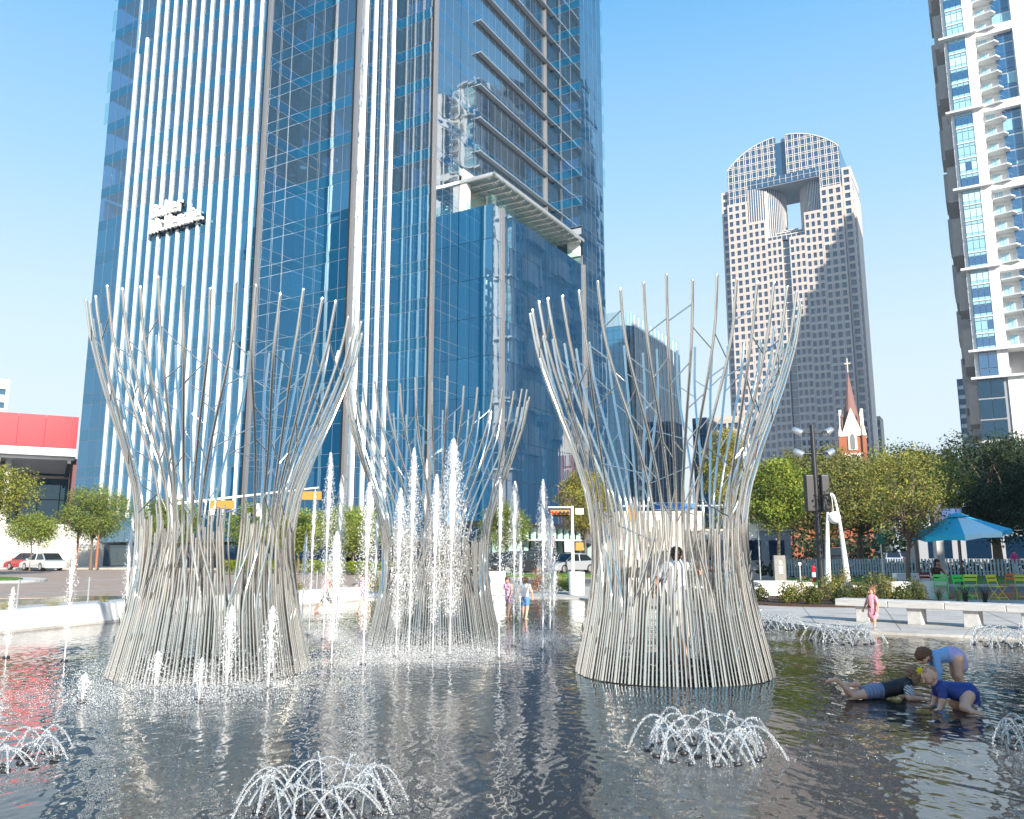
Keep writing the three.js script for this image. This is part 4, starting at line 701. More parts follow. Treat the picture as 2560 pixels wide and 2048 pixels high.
function tuft(label, x, f, h, w, tint, sd, y = 0.1, group) {
  reseed(sd); const T = thing('grass_tuft', label, 'grass tuft', [x, y, -f], 0, group), g = [];
  for (let i = 0; i < 70; i++) { const a = rnd() * 6.283, r = rnd() * 0.1 * w, l = h * rr(0.6, 1.1), b = w * rr(0.15, 0.55), t = rr(0.004, 0.009); const p = [V(Math.cos(a) * r, 0, Math.sin(a) * r), V(Math.cos(a) * (r + b * 0.35), l * 0.7, Math.sin(a) * (r + b * 0.35)), V(Math.cos(a) * (r + b), l * rr(0.75, 1), Math.sin(a) * (r + b))]; g.push(tube(p, t, 3, 4, (q) => 1 - 0.85 * q)); }
  part('blades', g, std(rgb(...tint), { roughness: 0.7, side: THREE.DoubleSide }), T, 'stuff');
}
{
  const spots = [[8.6, 26.2, 0.62, 0.7], [9.15, 25.7, 0.5, 0.5], [9.3, 26.9, 0.7, 0.9], [10.0, 25.6, 0.55, 0.6], [10.3, 27.2, 0.8, 1.1], [10.7, 26.0, 0.6, 0.7], [11.1, 28.4, 0.95, 1.3], [11.3, 26.3, 0.75, 0.9], [11.9, 27.6, 0.85, 1.2], [12.0, 26.0, 0.5, 0.6], [12.6, 28.6, 0.75, 1.0], [12.9, 27.1, 0.7, 0.9], [13.3, 29.4, 0.6, 0.8], [8.0, 27.3, 0.5, 0.6], [13.4, 27.9, 0.55, 0.6]];
  const words = ['leftmost shrub at the front of the bed', 'low pale shrub next to the leftmost shrub', 'dark shrub behind the low pale shrub', 'small yellowish shrub at the front edge of the bed', 'dark green shrub before the white planter wall', 'low shrub in the front row left of the arch lamp', 'tallest shrub of the bed, beside the left foot of the arch lamp', 'yellow green shrub before the lamp mast', 'wide yellow shrub between the feet of the arch lamp', 'low front shrub under the arch lamp', 'shrub beside the right foot of the arch lamp', 'reddish green shrub near the bench end', 'shrub at the back right of the bed', 'small shrub beside the white block at the left end of the bed', 'small shrub close behind the standing toddler'];
  spots.forEach(([x, f, h, w], i) => shrub(words[i], 'shrub', x, f, h, w, [[0.1, 0.12, 0.025], [0.2, 0.2, 0.045], [0.06, 0.085, 0.025], [0.22, 0.2, 0.05]][(i * 7 + 1) % 4], 500 + i, { n: 800 }));
  [[14.1, 27.4], [14.5, 27.0], [14.9, 27.3], [15.3, 26.9]].forEach(([x, f], i) => tuft(['first dark grass tuft before the tree planter, nearest the toddler', 'second dark grass tuft before the tree planter', 'third dark grass tuft before the tree planter', 'last dark grass tuft, nearest the green chairs'][i], x * 0.985, f, 0.62, 0.6, [0.03, 0.05, 0.03], 600 + i, 0.06));
  [[-9.2, 26.0, 0.5], [-10.4, 24.4, 0.45], [-11.1, 22.9, 0.5], [-11.6, 21.4, 0.42], [-12.1, 20.2, 0.5], [-8.3, 27.4, 0.4]].forEach(([x, f, h], i) => tuft(['tuft of pale grass behind the low white wall, nearest the left sculpture', 'second pale grass tuft from the left sculpture behind the low wall', 'third pale grass tuft from the left sculpture behind the low wall', 'fourth pale grass tuft from the left sculpture behind the low wall', 'leftmost pale grass tuft behind the low white wall', 'grass tuft hidden partly by the left sculpture'][i], x, f, h, 0.5, [0.24, 0.22, 0.08], 640 + i));
  shrub('yellow shrub behind the boy in red', 'shrub', -6.6, 31.2, 0.55, 0.7, [0.26, 0.22, 0.05], 660); shrub('yellow green shrub between the boy in red and the child in pink', 'shrub', -5.3, 33, 0.6, 0.8, [0.24, 0.22, 0.05], 661); shrub('low yellow shrub left of the boy in red', 'shrub', -7.9, 31, 0.5, 0.6, [0.26, 0.22, 0.06], 662);
  shrub('leafy yellow green shrub beside the white pot', 'shrub', 1.7, 33, 0.75, 0.9, [0.2, 0.23, 0.03], 663, { n: 900 }); shrub('reddish tipped shrub left of the white pot', 'shrub', 1.05, 33.2, 0.85, 0.7, [0.3, 0.14, 0.05], 664); shrub('bright green shrub touching the white pot', 'shrub', 2.25, 33.2, 0.7, 0.6, [0.1, 0.22, 0.03], 665);
  // clipped hedges before the glass tower
  for (const [label, x, f, w, h, sd] of [['bright green clipped hedge seen through the left sculpture', -18, 62, 7, 0.9, 670], ['long low hedge behind the jets left of the middle sculpture', -11, 60.5, 7, 0.8, 671]]) { reseed(sd); const T = thing('hedge', label, 'hedge', [x, 0.1, -f], 0.3); part('foliage', leaves(4200, () => [rr(-w / 2, w / 2), Math.sqrt(rnd()) * h, rr(-0.5, 0.5)], 0.16, [0.2, 0.27, 0.02]), M.leaf, T); part('stem', Array.from({ length: 12 }, (_, i) => bar(V(-w / 2 + i * w / 12, 0, 0), V(-w / 2 + i * w / 12 + 0.1, h * 0.8, 0), 0.02, 4)), M.bark, T, 'stuff'); }
  reseed(690); const W = part('planting_strip_grass', leaves(3000, () => { const t = rnd(), q = rnd(); return [15 + t * 26 + q, 0.16 + Math.pow(rnd(), 2) * 0.75, -(51.5 + t * 6 + q * 2)]; }, 0.3, [0.035, 0.055, 0.02], -0.8), M.leaf, scene); tag(W, 'dark ground cover growing along the picket fence', 'ground cover', null, 'stuff');
}
{ // far belt of trees closing the view along the ground
  reseed(808); const L = leaves(26000, () => { const t = rnd(), x = -20 + t * 150, f = 118 + 18 * Math.sin(x * 0.07) + rr(-5, 5), h = 5.2 + 3.2 * noise.noise(x * 0.13, 2.2, 0.5) + 1.5 * noise.noise(x * 0.5, 4.1, 0.5); return [x, Math.pow(rnd(), 0.8) * h, -f]; }, 0.75, [0.05, 0.075, 0.025]);
  const B = part('distant_trees', L, M.leaf, scene); tag(B, 'distant belt of trees beyond the far road', 'trees', null, 'stuff');
}

// ---------------------------------------------------------------- pool edge walls, bench, planters
{
  const edge = [[-11.6, 13.0], [-11.05, 16], [-10.65, 17.61], [-10.22, 19], [-9.66, 20.5], [-8.5, 23.24], [-6.6, 26.6], [-5.05, 29.6]];
  const T = thing('low_wall', 'low white concrete wall curving along the left edge of the pool', 'wall');
  for (let i = 0; i < edge.length - 1; i++) { const [ax, af] = edge[i], [bx, bf] = edge[i + 1], L = Math.hypot(bx - ax, bf - af), nx = -(bf - af) / L, nf = (bx - ax) / L; const o = 0.55; part('wall_segment', slab([[ax, af], [bx, bf], [bx + nx * o, bf + nf * o], [ax + nx * o, af + nf * o]], 0.44, 0.4), M.white, T); }
  const L = thing('cable_fence', 'thin cable fence with slim white posts behind the low white wall', 'fence'), ps = [[-13.3, 17.4], [-12.9, 19.2], [-12.3, 21.0], [-11.5, 22.9], [-10.5, 24.8], [-9.4, 26.6], [-8.2, 28.4], [-7.0, 30.2]];
  ps.forEach(([x, f]) => part('post', box(0.04, 0.95, 0.04, x, 0.52, -f), M.alu, L));
  for (let k = 0; k < 3; k++) for (let i = 0; i < ps.length - 1; i++) part('cable', bar(V(ps[i][0], 0.35 + k * 0.28, -ps[i][1]), V(ps[i + 1][0], 0.35 + k * 0.28, -ps[i + 1][1]), 0.007, 4), M.alu, L);
  const B = thing('long_bench', 'long pale concrete bench of joined slabs on block legs beside the pool', 'bench', [7.86, 0.05, -20.4], -0.698);
  for (let i = 0; i < 5; i++) part('seat_slab', rbox(1.18, 0.16, 0.62, 0.015, 0.62 + i * 1.19, 0.44, -0.05), M.concrete, B);
  for (const x of [0.62, 1.75, 2.9, 4.0, 5.2]) part('leg', rbox(0.3, 0.37, 0.46, 0.012, x, 0.185, -0.05), M.concrete, B);
  const planter = (label, x0, x1, f, d, h, o = {}) => { const P = thing('planter', label, 'planter', [x0, 0.05, -f], o.turn ?? 0); const w = x1 - x0; for (const z of [0, -d]) part('wall', rbox(w, h, 0.1, 0.012, w / 2, h / 2, z), M.white, P); for (const u of [0.05, w - 0.05]) part('side_wall', box(0.1, h - 0.004, d - 0.1, u, h / 2, -d / 2), M.white, P); part('soil', box(w - 0.2, 0.05, d - 0.1, w / 2, h - 0.08, -d / 2), M.mulch, P); };
  planter('white planter wall holding the thin leaved tree', 13.05, 14.95, 29.0, 1.6, 0.6);
  planter('long white planter wall right of the right sculpture, behind the shrubs', 8.95, 10.95, 30.6, 1.4, 0.52);
  planter('low white planter at the foot of the right sculpture in the distance', 8.1, 8.9, 29.4, 1.0, 0.4);
  planter('white block planter visible through the right sculpture', 4.3, 5.9, 31.2, 1.0, 0.62);
  planter('white block planter left of the two girls', -1.1, -0.25, 32.3, 0.9, 0.85);
  planter('white block planter behind the child in pink', -4.75, -4.2, 32.4, 0.8, 1.0);
  const pot = thing('white_pot', 'tall white pot beside the traffic signal pole', 'plant pot', [2.45, 0.05, -31.8]);
  part('pot_wall', new THREE.LatheGeometry([[0.24, 0], [0.29, 0.02], [0.31, 0.85], [0.28, 0.86], [0.27, 0.75], [0, 0.74]].map(([a, b]) => new THREE.Vector2(a, b)), 24), M.whitePaint, pot);
  part('soil', cyl(0.26, 0.26, 0.02, 0, 0.75, 0, 16), M.mulch, pot);
}
// ---------------------------------------------------------------- lamps, signals, signs
{
  const T = thing('light_mast', 'tall black mast with four spotlights and two long black speaker boxes', 'lamp mast', [11.85, 0.05, -32.2]);
  part('pole', cyl(0.13, 0.09, 6.55, 0, 0, 0, 14), M.darkMetal, T);
  for (const y of [6.25, 5.4]) { part('cross_arm', bar(V(-0.55, y, 0), V(0.55, y, 0), 0.035), M.darkMetal, T); for (const s of [-1, 1]) { const g = new THREE.LatheGeometry([[0, -0.2], [0.1, -0.2], [0.13, -0.05], [0.15, 0.18], [0.13, 0.19], [0.02, 0.1]].map(([a, b]) => new THREE.Vector2(a, b)), 14).rotateZ(s * 2.1).rotateY(s * 0.4).translate(s * 0.62, y + 0.03, 0.08); const l = part('spotlight', g, M.alu, T); part('bracket', bar(V(s * 0.5, y, 0), V(s * 0.62, y + 0.03, 0.08), 0.03, 6), M.darkMetal, l); } }
  for (const s of [-1, 1]) { const sp = part('speaker_box', rbox(0.34, 1.45, 0.3, 0.05, s * 0.3, 3.85, 0.1), M.darkMetal, T); part('grille', box(0.26, 1.3, 0.012, s * 0.3, 3.85, 0.256), M.black, sp); part('bracket', box(0.2, 0.06, 0.1, s * 0.14, 4.4, 0.0), M.alu, sp); }
  part('base_plate', [cyl(0.24, 0.24, 0.04, 0, 0, 0, 14), cyl(0.16, 0.14, 0.35, 0, 0.04, 0, 14)], M.darkMetal, T);
}
{
  const T = thing('arch_lamp', 'white pointed arch lamp with a hanging white globe', 'lamp', [13.95, 0.05, -36], -0.1), pts = [];
  const leg = (s) => { const p = []; for (let i = 0; i <= 20; i++) { const t = i / 20, y = 4.1 * (1 - Math.pow(1 - t, 1.5)); p.push(V(s * 0.42 * Math.pow(1 - t, 0.62) - 0.04 * t, y, 0)); } return p; };
  for (const s of [-1, 1]) { const P = leg(s), l = part('leg', tube(P, 0.13, 10, 40, (t) => 1.1 - 0.72 * Math.min(1, t * 1.15)), M.whitePaint, T); const b = []; for (let i = 0; i < 22; i++) { const q = P[Math.min(19, i)]; b.push(new THREE.SphereGeometry(0.02, 6, 5).translate(q.x + s * -0.02, q.y + 0.1, 0.13 - i * 0.004)); } part('bolt', b, M.bronze, l, 'stuff'); }
  part('hanger', bar(V(-0.03, 4.05, 0), V(0.0, 3.3, 0), 0.014), M.whitePaint, T);
  part('lamp_globe', new THREE.SphereGeometry(0.27, 24, 16).translate(0.02, 3.06, 0.02), phy(rgb(0.85, 0.85, 0.83), { roughness: 0.4 }), T);
}
function label(text, size, mat, depth = 0.01) { const g = new TextGeometry(text, { font: globalThis.__font, size, depth, curveSegments: 3 }); g.computeBoundingBox(); g.translate(-(g.boundingBox.max.x + g.boundingBox.min.x) / 2, -(g.boundingBox.max.y + g.boundingBox.min.y) / 2, 0); return new THREE.Mesh(g, mat); }
const signalYellow = std(rgb(0.42, 0.21, 0.03), { roughness: 0.5 }), signBlue = std(rgb(0.02, 0.17, 0.55), { roughness: 0.45 });
function signalHead(T, x, y, z, n, horizontal, back) {
  const w = horizontal ? n * 0.29 : 0.36, h = horizontal ? 0.36 : n * 0.29, s = part('signal_head', rbox(w, h, 0.22, 0.03, x, y, z), signalYellow, T);
  part('back_plate', box(w + 0.22, h + 0.2, 0.02, x, y, z - (back ? -0.12 : 0.12)), back ? signalYellow : M.black, s);
  if (!back) for (let i = 0; i < n; i++) { const u = (i - (n - 1) / 2) * 0.29, px = horizontal ? x + u : x, py = horizontal ? y : y - u; part('signal_lens', new THREE.CylinderGeometry(0.105, 0.105, 0.03, 16).rotateX(Math.PI / 2).translate(px, py, z + 0.12), i < 2 ? std(rgb(0.5, 0.03, 0.015), { roughness: 0.2 }) : std(rgb(0.05, 0.03, 0.015), { roughness: 0.2 }), s); part('visor', new THREE.CylinderGeometry(0.125, 0.125, 0.2, 14, 1, true, -Math.PI / 2, Math.PI).rotateX(Math.PI / 2).rotateZ(0).translate(px, py, z + 0.2), signalYellow, s); }
}
{
  const T = thing('traffic_signal', 'white signal pole with a horizontal five light traffic signal', 'traffic signal', [4.5, 0.05, -62]);
  part('pole', cyl(0.13, 0.1, 4.95, 0, 0, 0, 12), M.whitePaint, T); part('arm', box(1.9, 0.09, 0.09, -0.85, 4.85, 0), M.whitePaint, T);
  signalHead(T, -0.92, 4.45, 0.1, 5, true); part('crossing_signal', rbox(0.62, 0.62, 0.3, 0.06, 0.5, 1.95, 0.05), signalYellow, T); part('control_box', rbox(0.5, 0.8, 0.3, 0.03, -0.36, 1.95, 0), M.white, T); part('sign_plate', box(0.6, 0.45, 0.03, 0.55, 4.55, 0.05), M.whitePaint, T);
  const A = thing('signal_mast_arm', 'white mast arm carrying two yellow traffic signals behind the left sculpture', 'traffic signal', [-23.4, 0.05, -57]);
  part('pole', cyl(0.16, 0.13, 5.6, 0, 0, 0, 12), M.whitePaint, A); part('arm', bar(V(0, 4.8, 0), V(10.2, 5.9, 0.6), 0.1, 8, 0.06), M.whitePaint, A);
  signalHead(A, 3.6, 4.75, 0.3, 5, true, true); signalHead(A, 9.6, 5.35, 0.6, 5, true, true); part('sign_plate', box(0.55, 0.85, 0.03, 6.2, 4.4, 0.3), M.whitePaint, A);
  const R = thing('signal_mast_arm', 'grey mast arm with a long blue street sign seen through the right sculpture', 'traffic signal', [17.6, 0.05, -62.5]);
  part('pole', cyl(0.16, 0.12, 5.4, 0, 0, 0, 12), M.alu, R); part('arm', bar(V(0, 5.0, 0), V(-9.5, 4.95, 0), 0.09, 8, 0.06), M.alu, R);
  const b = part('street_sign', box(3.4, 0.56, 0.04, -5.4, 4.95, 0.12), signBlue, R); part('sign_border', [box(3.36, 0.04, 0.01, -5.4, 5.2, 0.147), box(3.36, 0.04, 0.01, -5.4, 4.7, 0.147), box(0.04, 0.46, 0.01, -7.06, 4.95, 0.147), box(0.04, 0.46, 0.01, -3.74, 4.95, 0.147)], M.whitePaint, b);
  signalHead(R, -8.6, 4.3, 0.1, 3, false, true);
  const H = thing('blue_street_sign', 'blue hexagonal street sign reading TO above smaller blue plates behind the middle sculpture', 'street sign', [-4.25, 0.05, -60]);
  part('pole', cyl(0.05, 0.05, 4.4, 0, 0, 0, 8), M.alu, H); part('hexagon_plate', new THREE.CylinderGeometry(0.62, 0.62, 0.03, 6).rotateX(Math.PI / 2).translate(0, 3.95, 0.08), signBlue, H);
  const to = label('TO', 0.36, M.whitePaint); to.name = 'sign_lettering'; to.position.set(0, 4.02, 0.1); H.add(to);
  for (const y of [3.0, 2.4, 1.85]) part('sign_plate', box(0.5, 0.46, 0.03, 0, y, 0.08), y > 2.9 ? M.whitePaint : signBlue, H);
  const bn = thing('red_banner', 'small red banner on a post before the tower entrance', 'banner', [3.0, 0.05, -70]); part('post', cyl(0.04, 0.04, 3.0, 0, 0, 0, 8), M.alu, bn); part('banner_cloth', rbox(0.55, 0.95, 0.02, 0.008, 0.3, 2.4, 0), M.red, bn); part('arm', [box(0.6, 0.03, 0.03, 0.28, 2.9, 0), box(0.6, 0.03, 0.03, 0.28, 1.9, 0)], M.alu, bn);
  const k = thing('stone_stele', 'grey standing slab with a worn relief on the lawn', 'monument', [14.35, 0.1, -45]); part('slab', rbox(0.62, 1.35, 0.25, 0.02, 0, 0.675, 0), std(rgb(0.3, 0.28, 0.27), { roughness: 0.7, map: rep(grime, 0.9) }), k); part('relief', [new THREE.SphereGeometry(0.13, 12, 8).scale(1, 1.1, 0.3).translate(0.02, 0.95, 0.125), rbox(0.26, 0.42, 0.05, 0.02, 0.02, 0.58, 0.125)], std(rgb(0.42, 0.42, 0.42)), k);
  const hy = thing('striped_bollard', 'short red and white banded bollard on the lawn edge', 'bollard', [15.8, 0.1, -44]); for (let i = 0; i < 3; i++) part('band', cyl(0.1, 0.1, 0.24, 0, i * 0.242, 0, 12), i === 1 ? M.whitePaint : M.red, hy); part('cap', new THREE.SphereGeometry(0.105, 12, 6, 0, 6.3, 0, 1.57).translate(0, 0.726, 0), M.red, hy);
  const mt = thing('meter_post', 'slim grey post between the stele and the lamp mast', 'post', [15.2, 0.1, -44.3]); part('pole', cyl(0.05, 0.05, 0.85, 0, 0, 0, 8), M.alu, mt); part('head', rbox(0.16, 0.16, 0.1, 0.02, 0, 0.9, 0), M.alu, mt);
  const gs = thing('green_street_sign', 'green street sign on a slim post before the picket fence', 'street sign', [19.0, 0.1, -43]); part('pole', cyl(0.035, 0.035, 2.5, 0, 0, 0, 8), M.alu, gs); part('sign_plate', box(0.3, 0.55, 0.02, 0, 2.2, 0.04), std(rgb(0.02, 0.2, 0.12)), gs);
  const wb = thing('white_banner', 'white banner hanging on a post under the round street tree', 'banner', [13.6, 0.1, -47]); part('post', cyl(0.04, 0.04, 3.6, 0.3, 0, 0, 8), M.alu, wb); part('banner_cloth', rbox(0.45, 0.8, 0.02, 0.008, 0, 2.7, 0), M.whitePaint, wb);
  for (const [x, lb, c] of [[-37.2, 'brown wooden post beside the full round tree near the glass tower', 0], [-40.6, 'brown wooden post behind the small tree above the cars', 1]]) { const p = thing('timber_post', lb, 'post', [x, 0.1, -75 - c * 3]); part('pole', cyl(0.12, 0.1, 4.4, 0, 0, 0, 10), std(rgb(0.32, 0.13, 0.07), { roughness: 0.8 }), p); part('cap', cyl(0.14, 0.14, 0.06, 0, 4.4, 0, 10), M.bronze, p); }
  const ol = thing('street_lamp', 'slim bronze street lamp right of the traffic signal', 'street lamp', [6.9, 0.1, -68]); part('pole', cyl(0.07, 0.05, 3.6, 0, 0, 0, 8), M.bronze, ol); part('lamp_head', new THREE.ConeGeometry(0.3, 0.22, 12).rotateX(Math.PI).translate(0, 3.7, 0), M.bronze, ol);
}
// low stone museum building seen through the right sculpture, and a long dark wall under the trees at right
{
  const T = thing('museum_building', 'low cream stone building seen through the right sculpture', 'building', [19.2, 0, -84], 0);
  for (let r = 0; r < 4; r++) for (let c = 0; c < 5; c++) part('stone_block', span(-8.5 + c * 1.7 + (r % 2) * 0.0 + 0.012, -8.5 + (c + 1) * 1.7, r * 1.35 + 0.012, (r + 1) * 1.35, -0.25 - hash(r, c, 3) * 0.02, 0), M.cream, T);
  part('body_wall', span(-8.48, 0, 0, 5.3, -8, -0.28), M.cream, T); part('parapet', span(-8.6, 0.1, 5.4, 5.65, -8, 0.1), M.cream, T);
  for (const x of [-7.6, -6.6]) part('window_pane', span(x - 0.3, x + 0.3, 1.0, 3.4, 0.0, 0.04), G.lobby, T);
  const D = thing('dim_wall', 'long grey building wall in shade under the trees behind the lawn', 'building', [16, 0, -74], -0.1);
  part('body_wall', span(0, 8.5, 0, 3.4, -6, 0), M.grey, D); for (let i = 0; i < 4; i++) part('window_pane', span(0.6 + i * 2, 1.9 + i * 2, 0.9, 2.6, 0, 0.05), G.dark, D); part('cornice', span(-0.1, 8.6, 3.4, 3.6, -6, 0.12), M.cream, D);
  const D2 = thing('dim_wall', 'dark low building wall behind the café at the right edge', 'building', [38, 0, -78], -0.3); part('body_wall', span(0, 30, 0, 4.2, -6, 0), M.grey, D2); for (let i = 0; i < 9; i++) part('window_pane', span(0.8 + i * 3.2, 2.8 + i * 3.2, 1, 3, 0, 0.05), G.dark, D2);
}
// picket fence round the lawn
{
  const T = thing('picket_fence', 'pale grey picket fence along the back of the shaded lawn', 'fence'), A = [16.2, 50.6], B = [24.6, 52.5], C = [37, 47.5];
  const pk = new THREE.BoxGeometry(0.1, 1.0, 0.04), pm = [std(rgb(0.5, 0.52, 0.55), { roughness: 0.7 }), std(rgb(0.42, 0.45, 0.48), { roughness: 0.7 })]; reseed(88);
  for (const [p, q, n] of [[A, B, 46], [B, C, 68]]) { for (let i = 0; i < n; i++) { const t = i / n, m = part('picket', pk, pm[Math.floor(rnd() * 2)], T); m.position.set(p[0] + (q[0] - p[0]) * t, 0.7 + rr(-0.01, 0.01), -(p[1] + (q[1] - p[1]) * t)); m.rotation.y = Math.atan2(q[1] - p[1], q[0] - p[0]) + rr(-0.05, 0.05); } for (const y of [0.45, 0.95]) part('rail', flatbar(V(p[0], y, -p[1] - 0.05), V(q[0], y, -q[1] - 0.05), 0.06, 0.03), pm[1], T); }
  const W = thing('notice_board', 'white notice board hanging on the picket fence', 'notice board', [33.6, 0.5, -48.7], -0.35); part('board', rbox(1.3, 0.75, 0.03, 0.01, 0, 0.3, 0), M.whitePaint, W); part('frame', [box(1.36, 0.04, 0.05, 0, 0.69, 0), box(1.36, 0.04, 0.05, 0, -0.09, 0)], M.alu, W);
}
// ---------------------------------------------------------------- café corner: parasol, column, chairs
{
  const U = thing('parasol', 'turquoise market parasol with one pale panel over the café chairs', 'parasol', [16.1, 0.06, -30]), N = 8, R = 1.68;
  const teal = std(rgb(0.025, 0.42, 0.62), { roughness: 0.85, side: THREE.DoubleSide }), pale = std(rgb(0.55, 0.78, 0.85), { roughness: 0.85, side: THREE.DoubleSide });
  const tilt = new THREE.Matrix4().makeTranslation(0, 2.28, 0).multiply(new THREE.Matrix4().makeRotationZ(0.09)).multiply(new THREE.Matrix4().makeRotationX(0.05));
  const at = (i, r, y) => V(Math.cos((i + 0.5) / N * 6.2832) * r, y, Math.sin((i + 0.5) / N * 6.2832) * r).applyMatrix4(tilt);
  for (let i = 0; i < N; i++) {
    const ap = V(0, 0.62, 0).applyMatrix4(tilt), a = at(i, R, 0), b = at(i + 1, R, 0), m = a.clone().lerp(b, 0.5).add(V(0, -0.02, 0)).lerp(ap, 0.06), c = at(i, R * 0.25, 0.53), d = at(i + 1, R * 0.25, 0.53), va = a.clone().add(V(0, -0.17, 0)), vb = b.clone().add(V(0, -0.17, 0)), vm = m.clone().add(V(0, -0.15, 0));
    const g = new THREE.BufferGeometry(), P = [ap, c, d, c, m, d, c, a, m, d, m, b, a, va, m, va, vm, m, m, vm, b, vm, vb, b]; g.setAttribute('position', new THREE.Float32BufferAttribute(P.flatMap((p) => p.toArray()), 3)); g.computeVertexNormals();
    part('canopy_panel', g, i === 1 ? pale : teal, U); part('rib', bar(at(i, 0.05, 0.5), at(i, R * 0.99, -0.02), 0.012, 4), M.darkMetal, U);
  }
  part('top_vent', new THREE.ConeGeometry(0.42, 0.16, 8, 1, true).applyMatrix4(new THREE.Matrix4().makeTranslation(0, 0.66, 0)).applyMatrix4(tilt), teal, U);
  part('pole', cyl(0.03, 0.028, 2.85, 0, 0, 0, 10), M.darkMetal, U); part('base', cyl(0.3, 0.27, 0.09, 0, 0, 0, 20), M.darkMetal, U);
  const K = thing('concrete_column', 'slim concrete column with a dark cap beneath the parasol', 'column', [16.85, 0.06, -33]); part('shaft', rbox(0.3, 2.35, 0.3, 0.015, 0, 1.17, 0), M.concrete, K); part('cap', rbox(0.34, 1.1, 0.34, 0.015, 0, 2.9, 0), M.darkMetal, K); part('foot', rbox(0.36, 0.9, 0.36, 0.015, 0, 0.45, 0), M.white, K);
  const sg = thing('café_sign'.replace('é', 'e'), 'blue and white menu sign hanging behind the parasol pole', 'sign', [19.3, 0, -37]); part('post', cyl(0.05, 0.05, 3.6, 0.5, 0, 0, 8), M.darkMetal, sg); part('sign_plate', rbox(1.5, 0.55, 0.04, 0.01, 0, 2.75, 0), M.whitePaint, sg); part('sign_plate', rbox(1.5, 0.5, 0.04, 0.01, 0, 3.3, 0), std(rgb(0.03, 0.08, 0.25)), sg);
  const wh = thing('white_bench', 'white bench board behind the seated woman', 'bench', [16.0, 0.06, -33.4]); part('seat', rbox(1.6, 0.28, 0.4, 0.02, 0, 0.62, 0), M.whitePaint, wh); part('leg', [box(0.1, 0.5, 0.3, -0.6, 0.25, 0), box(0.1, 0.5, 0.3, 0.6, 0.25, 0)], M.whitePaint, wh);
  const chair = (label, x, f, turn, c) => {
    const C = thing('folding_chair', label, 'chair', [x, 0.066, -f], turn), m = std(rgb(...c), { roughness: 0.4 }), r = 0.013;
    for (const s of [-1, 1]) { part('rear_leg', [bar(V(s * 0.2, 0, 0.24), V(s * 0.2, 0.44, -0.14), r, 6), bar(V(s * 0.2, 0.44, -0.14), V(s * 0.2, 0.84, -0.24), r, 6)], m, C); part('front_leg', bar(V(s * 0.18, 0, -0.24), V(s * 0.18, 0.45, 0.17), r, 6), m, C); }
    for (let i = 0; i < 5; i++) part('seat_slat', rbox(0.4, 0.014, 0.062, 0.005, 0, 0.455, -0.14 + i * 0.078), m, C);
    for (const y of [0.66, 0.79]) part('back_slat', rbox(0.43, 0.085, 0.014, 0.006, 0, y, -0.195 - (y - 0.66) * 0.25), m, C);
    part('stretcher', [bar(V(-0.18, 0.1, -0.15), V(0.18, 0.1, -0.15), r, 6), bar(V(-0.2, 0.1, 0.16), V(0.2, 0.1, 0.16), r, 6)], m, C);
  };
  const gr = [0.06, 0.7, 0.1], yg = [0.55, 0.72, 0.03], ye = [0.8, 0.66, 0.02], or = [0.82, 0.17, 0.03];
  chair('green folding chair nearest the tree planter', 14.72, 28.9, 2.7, gr); chair('bright green folding chair in front of the parasol pole', 14.95, 27.9, 0.25, gr); chair('yellow green folding chair beside the seated woman', 15.75, 29.0, 2.9, yg);
  chair('yellow folding chair with its back to the pool, left of the orange chair', 16.15, 28.0, 0.35, ye); chair('orange red folding chair turned sideways behind the yellow chairs', 17.6, 29.9, -1.2, or); chair('yellow folding chair at the far right, before the orange chair', 17.35, 28.6, 2.5, [0.5, 0.52, 0.03]); chair('red folding chair behind the seated woman, back only in view', 15.35, 31.0, 0.1, [0.3, 0.05, 0.04]); chair('orange chair cut by the right edge of the view', 18.75, 30.4, -0.5, or);
  const tb = thing('cafe_table', 'small round metal café table beside the seated woman', 'table', [15.55, 0.066, -30.6]); part('table_top', cyl(0.34, 0.34, 0.025, 0, 0.7, 0, 24), M.alu, tb); part('leg', [cyl(0.02, 0.02, 0.7, 0, 0, 0, 8), cyl(0.2, 0.2, 0.015, 0, 0, 0, 16)], M.alu, tb);
}
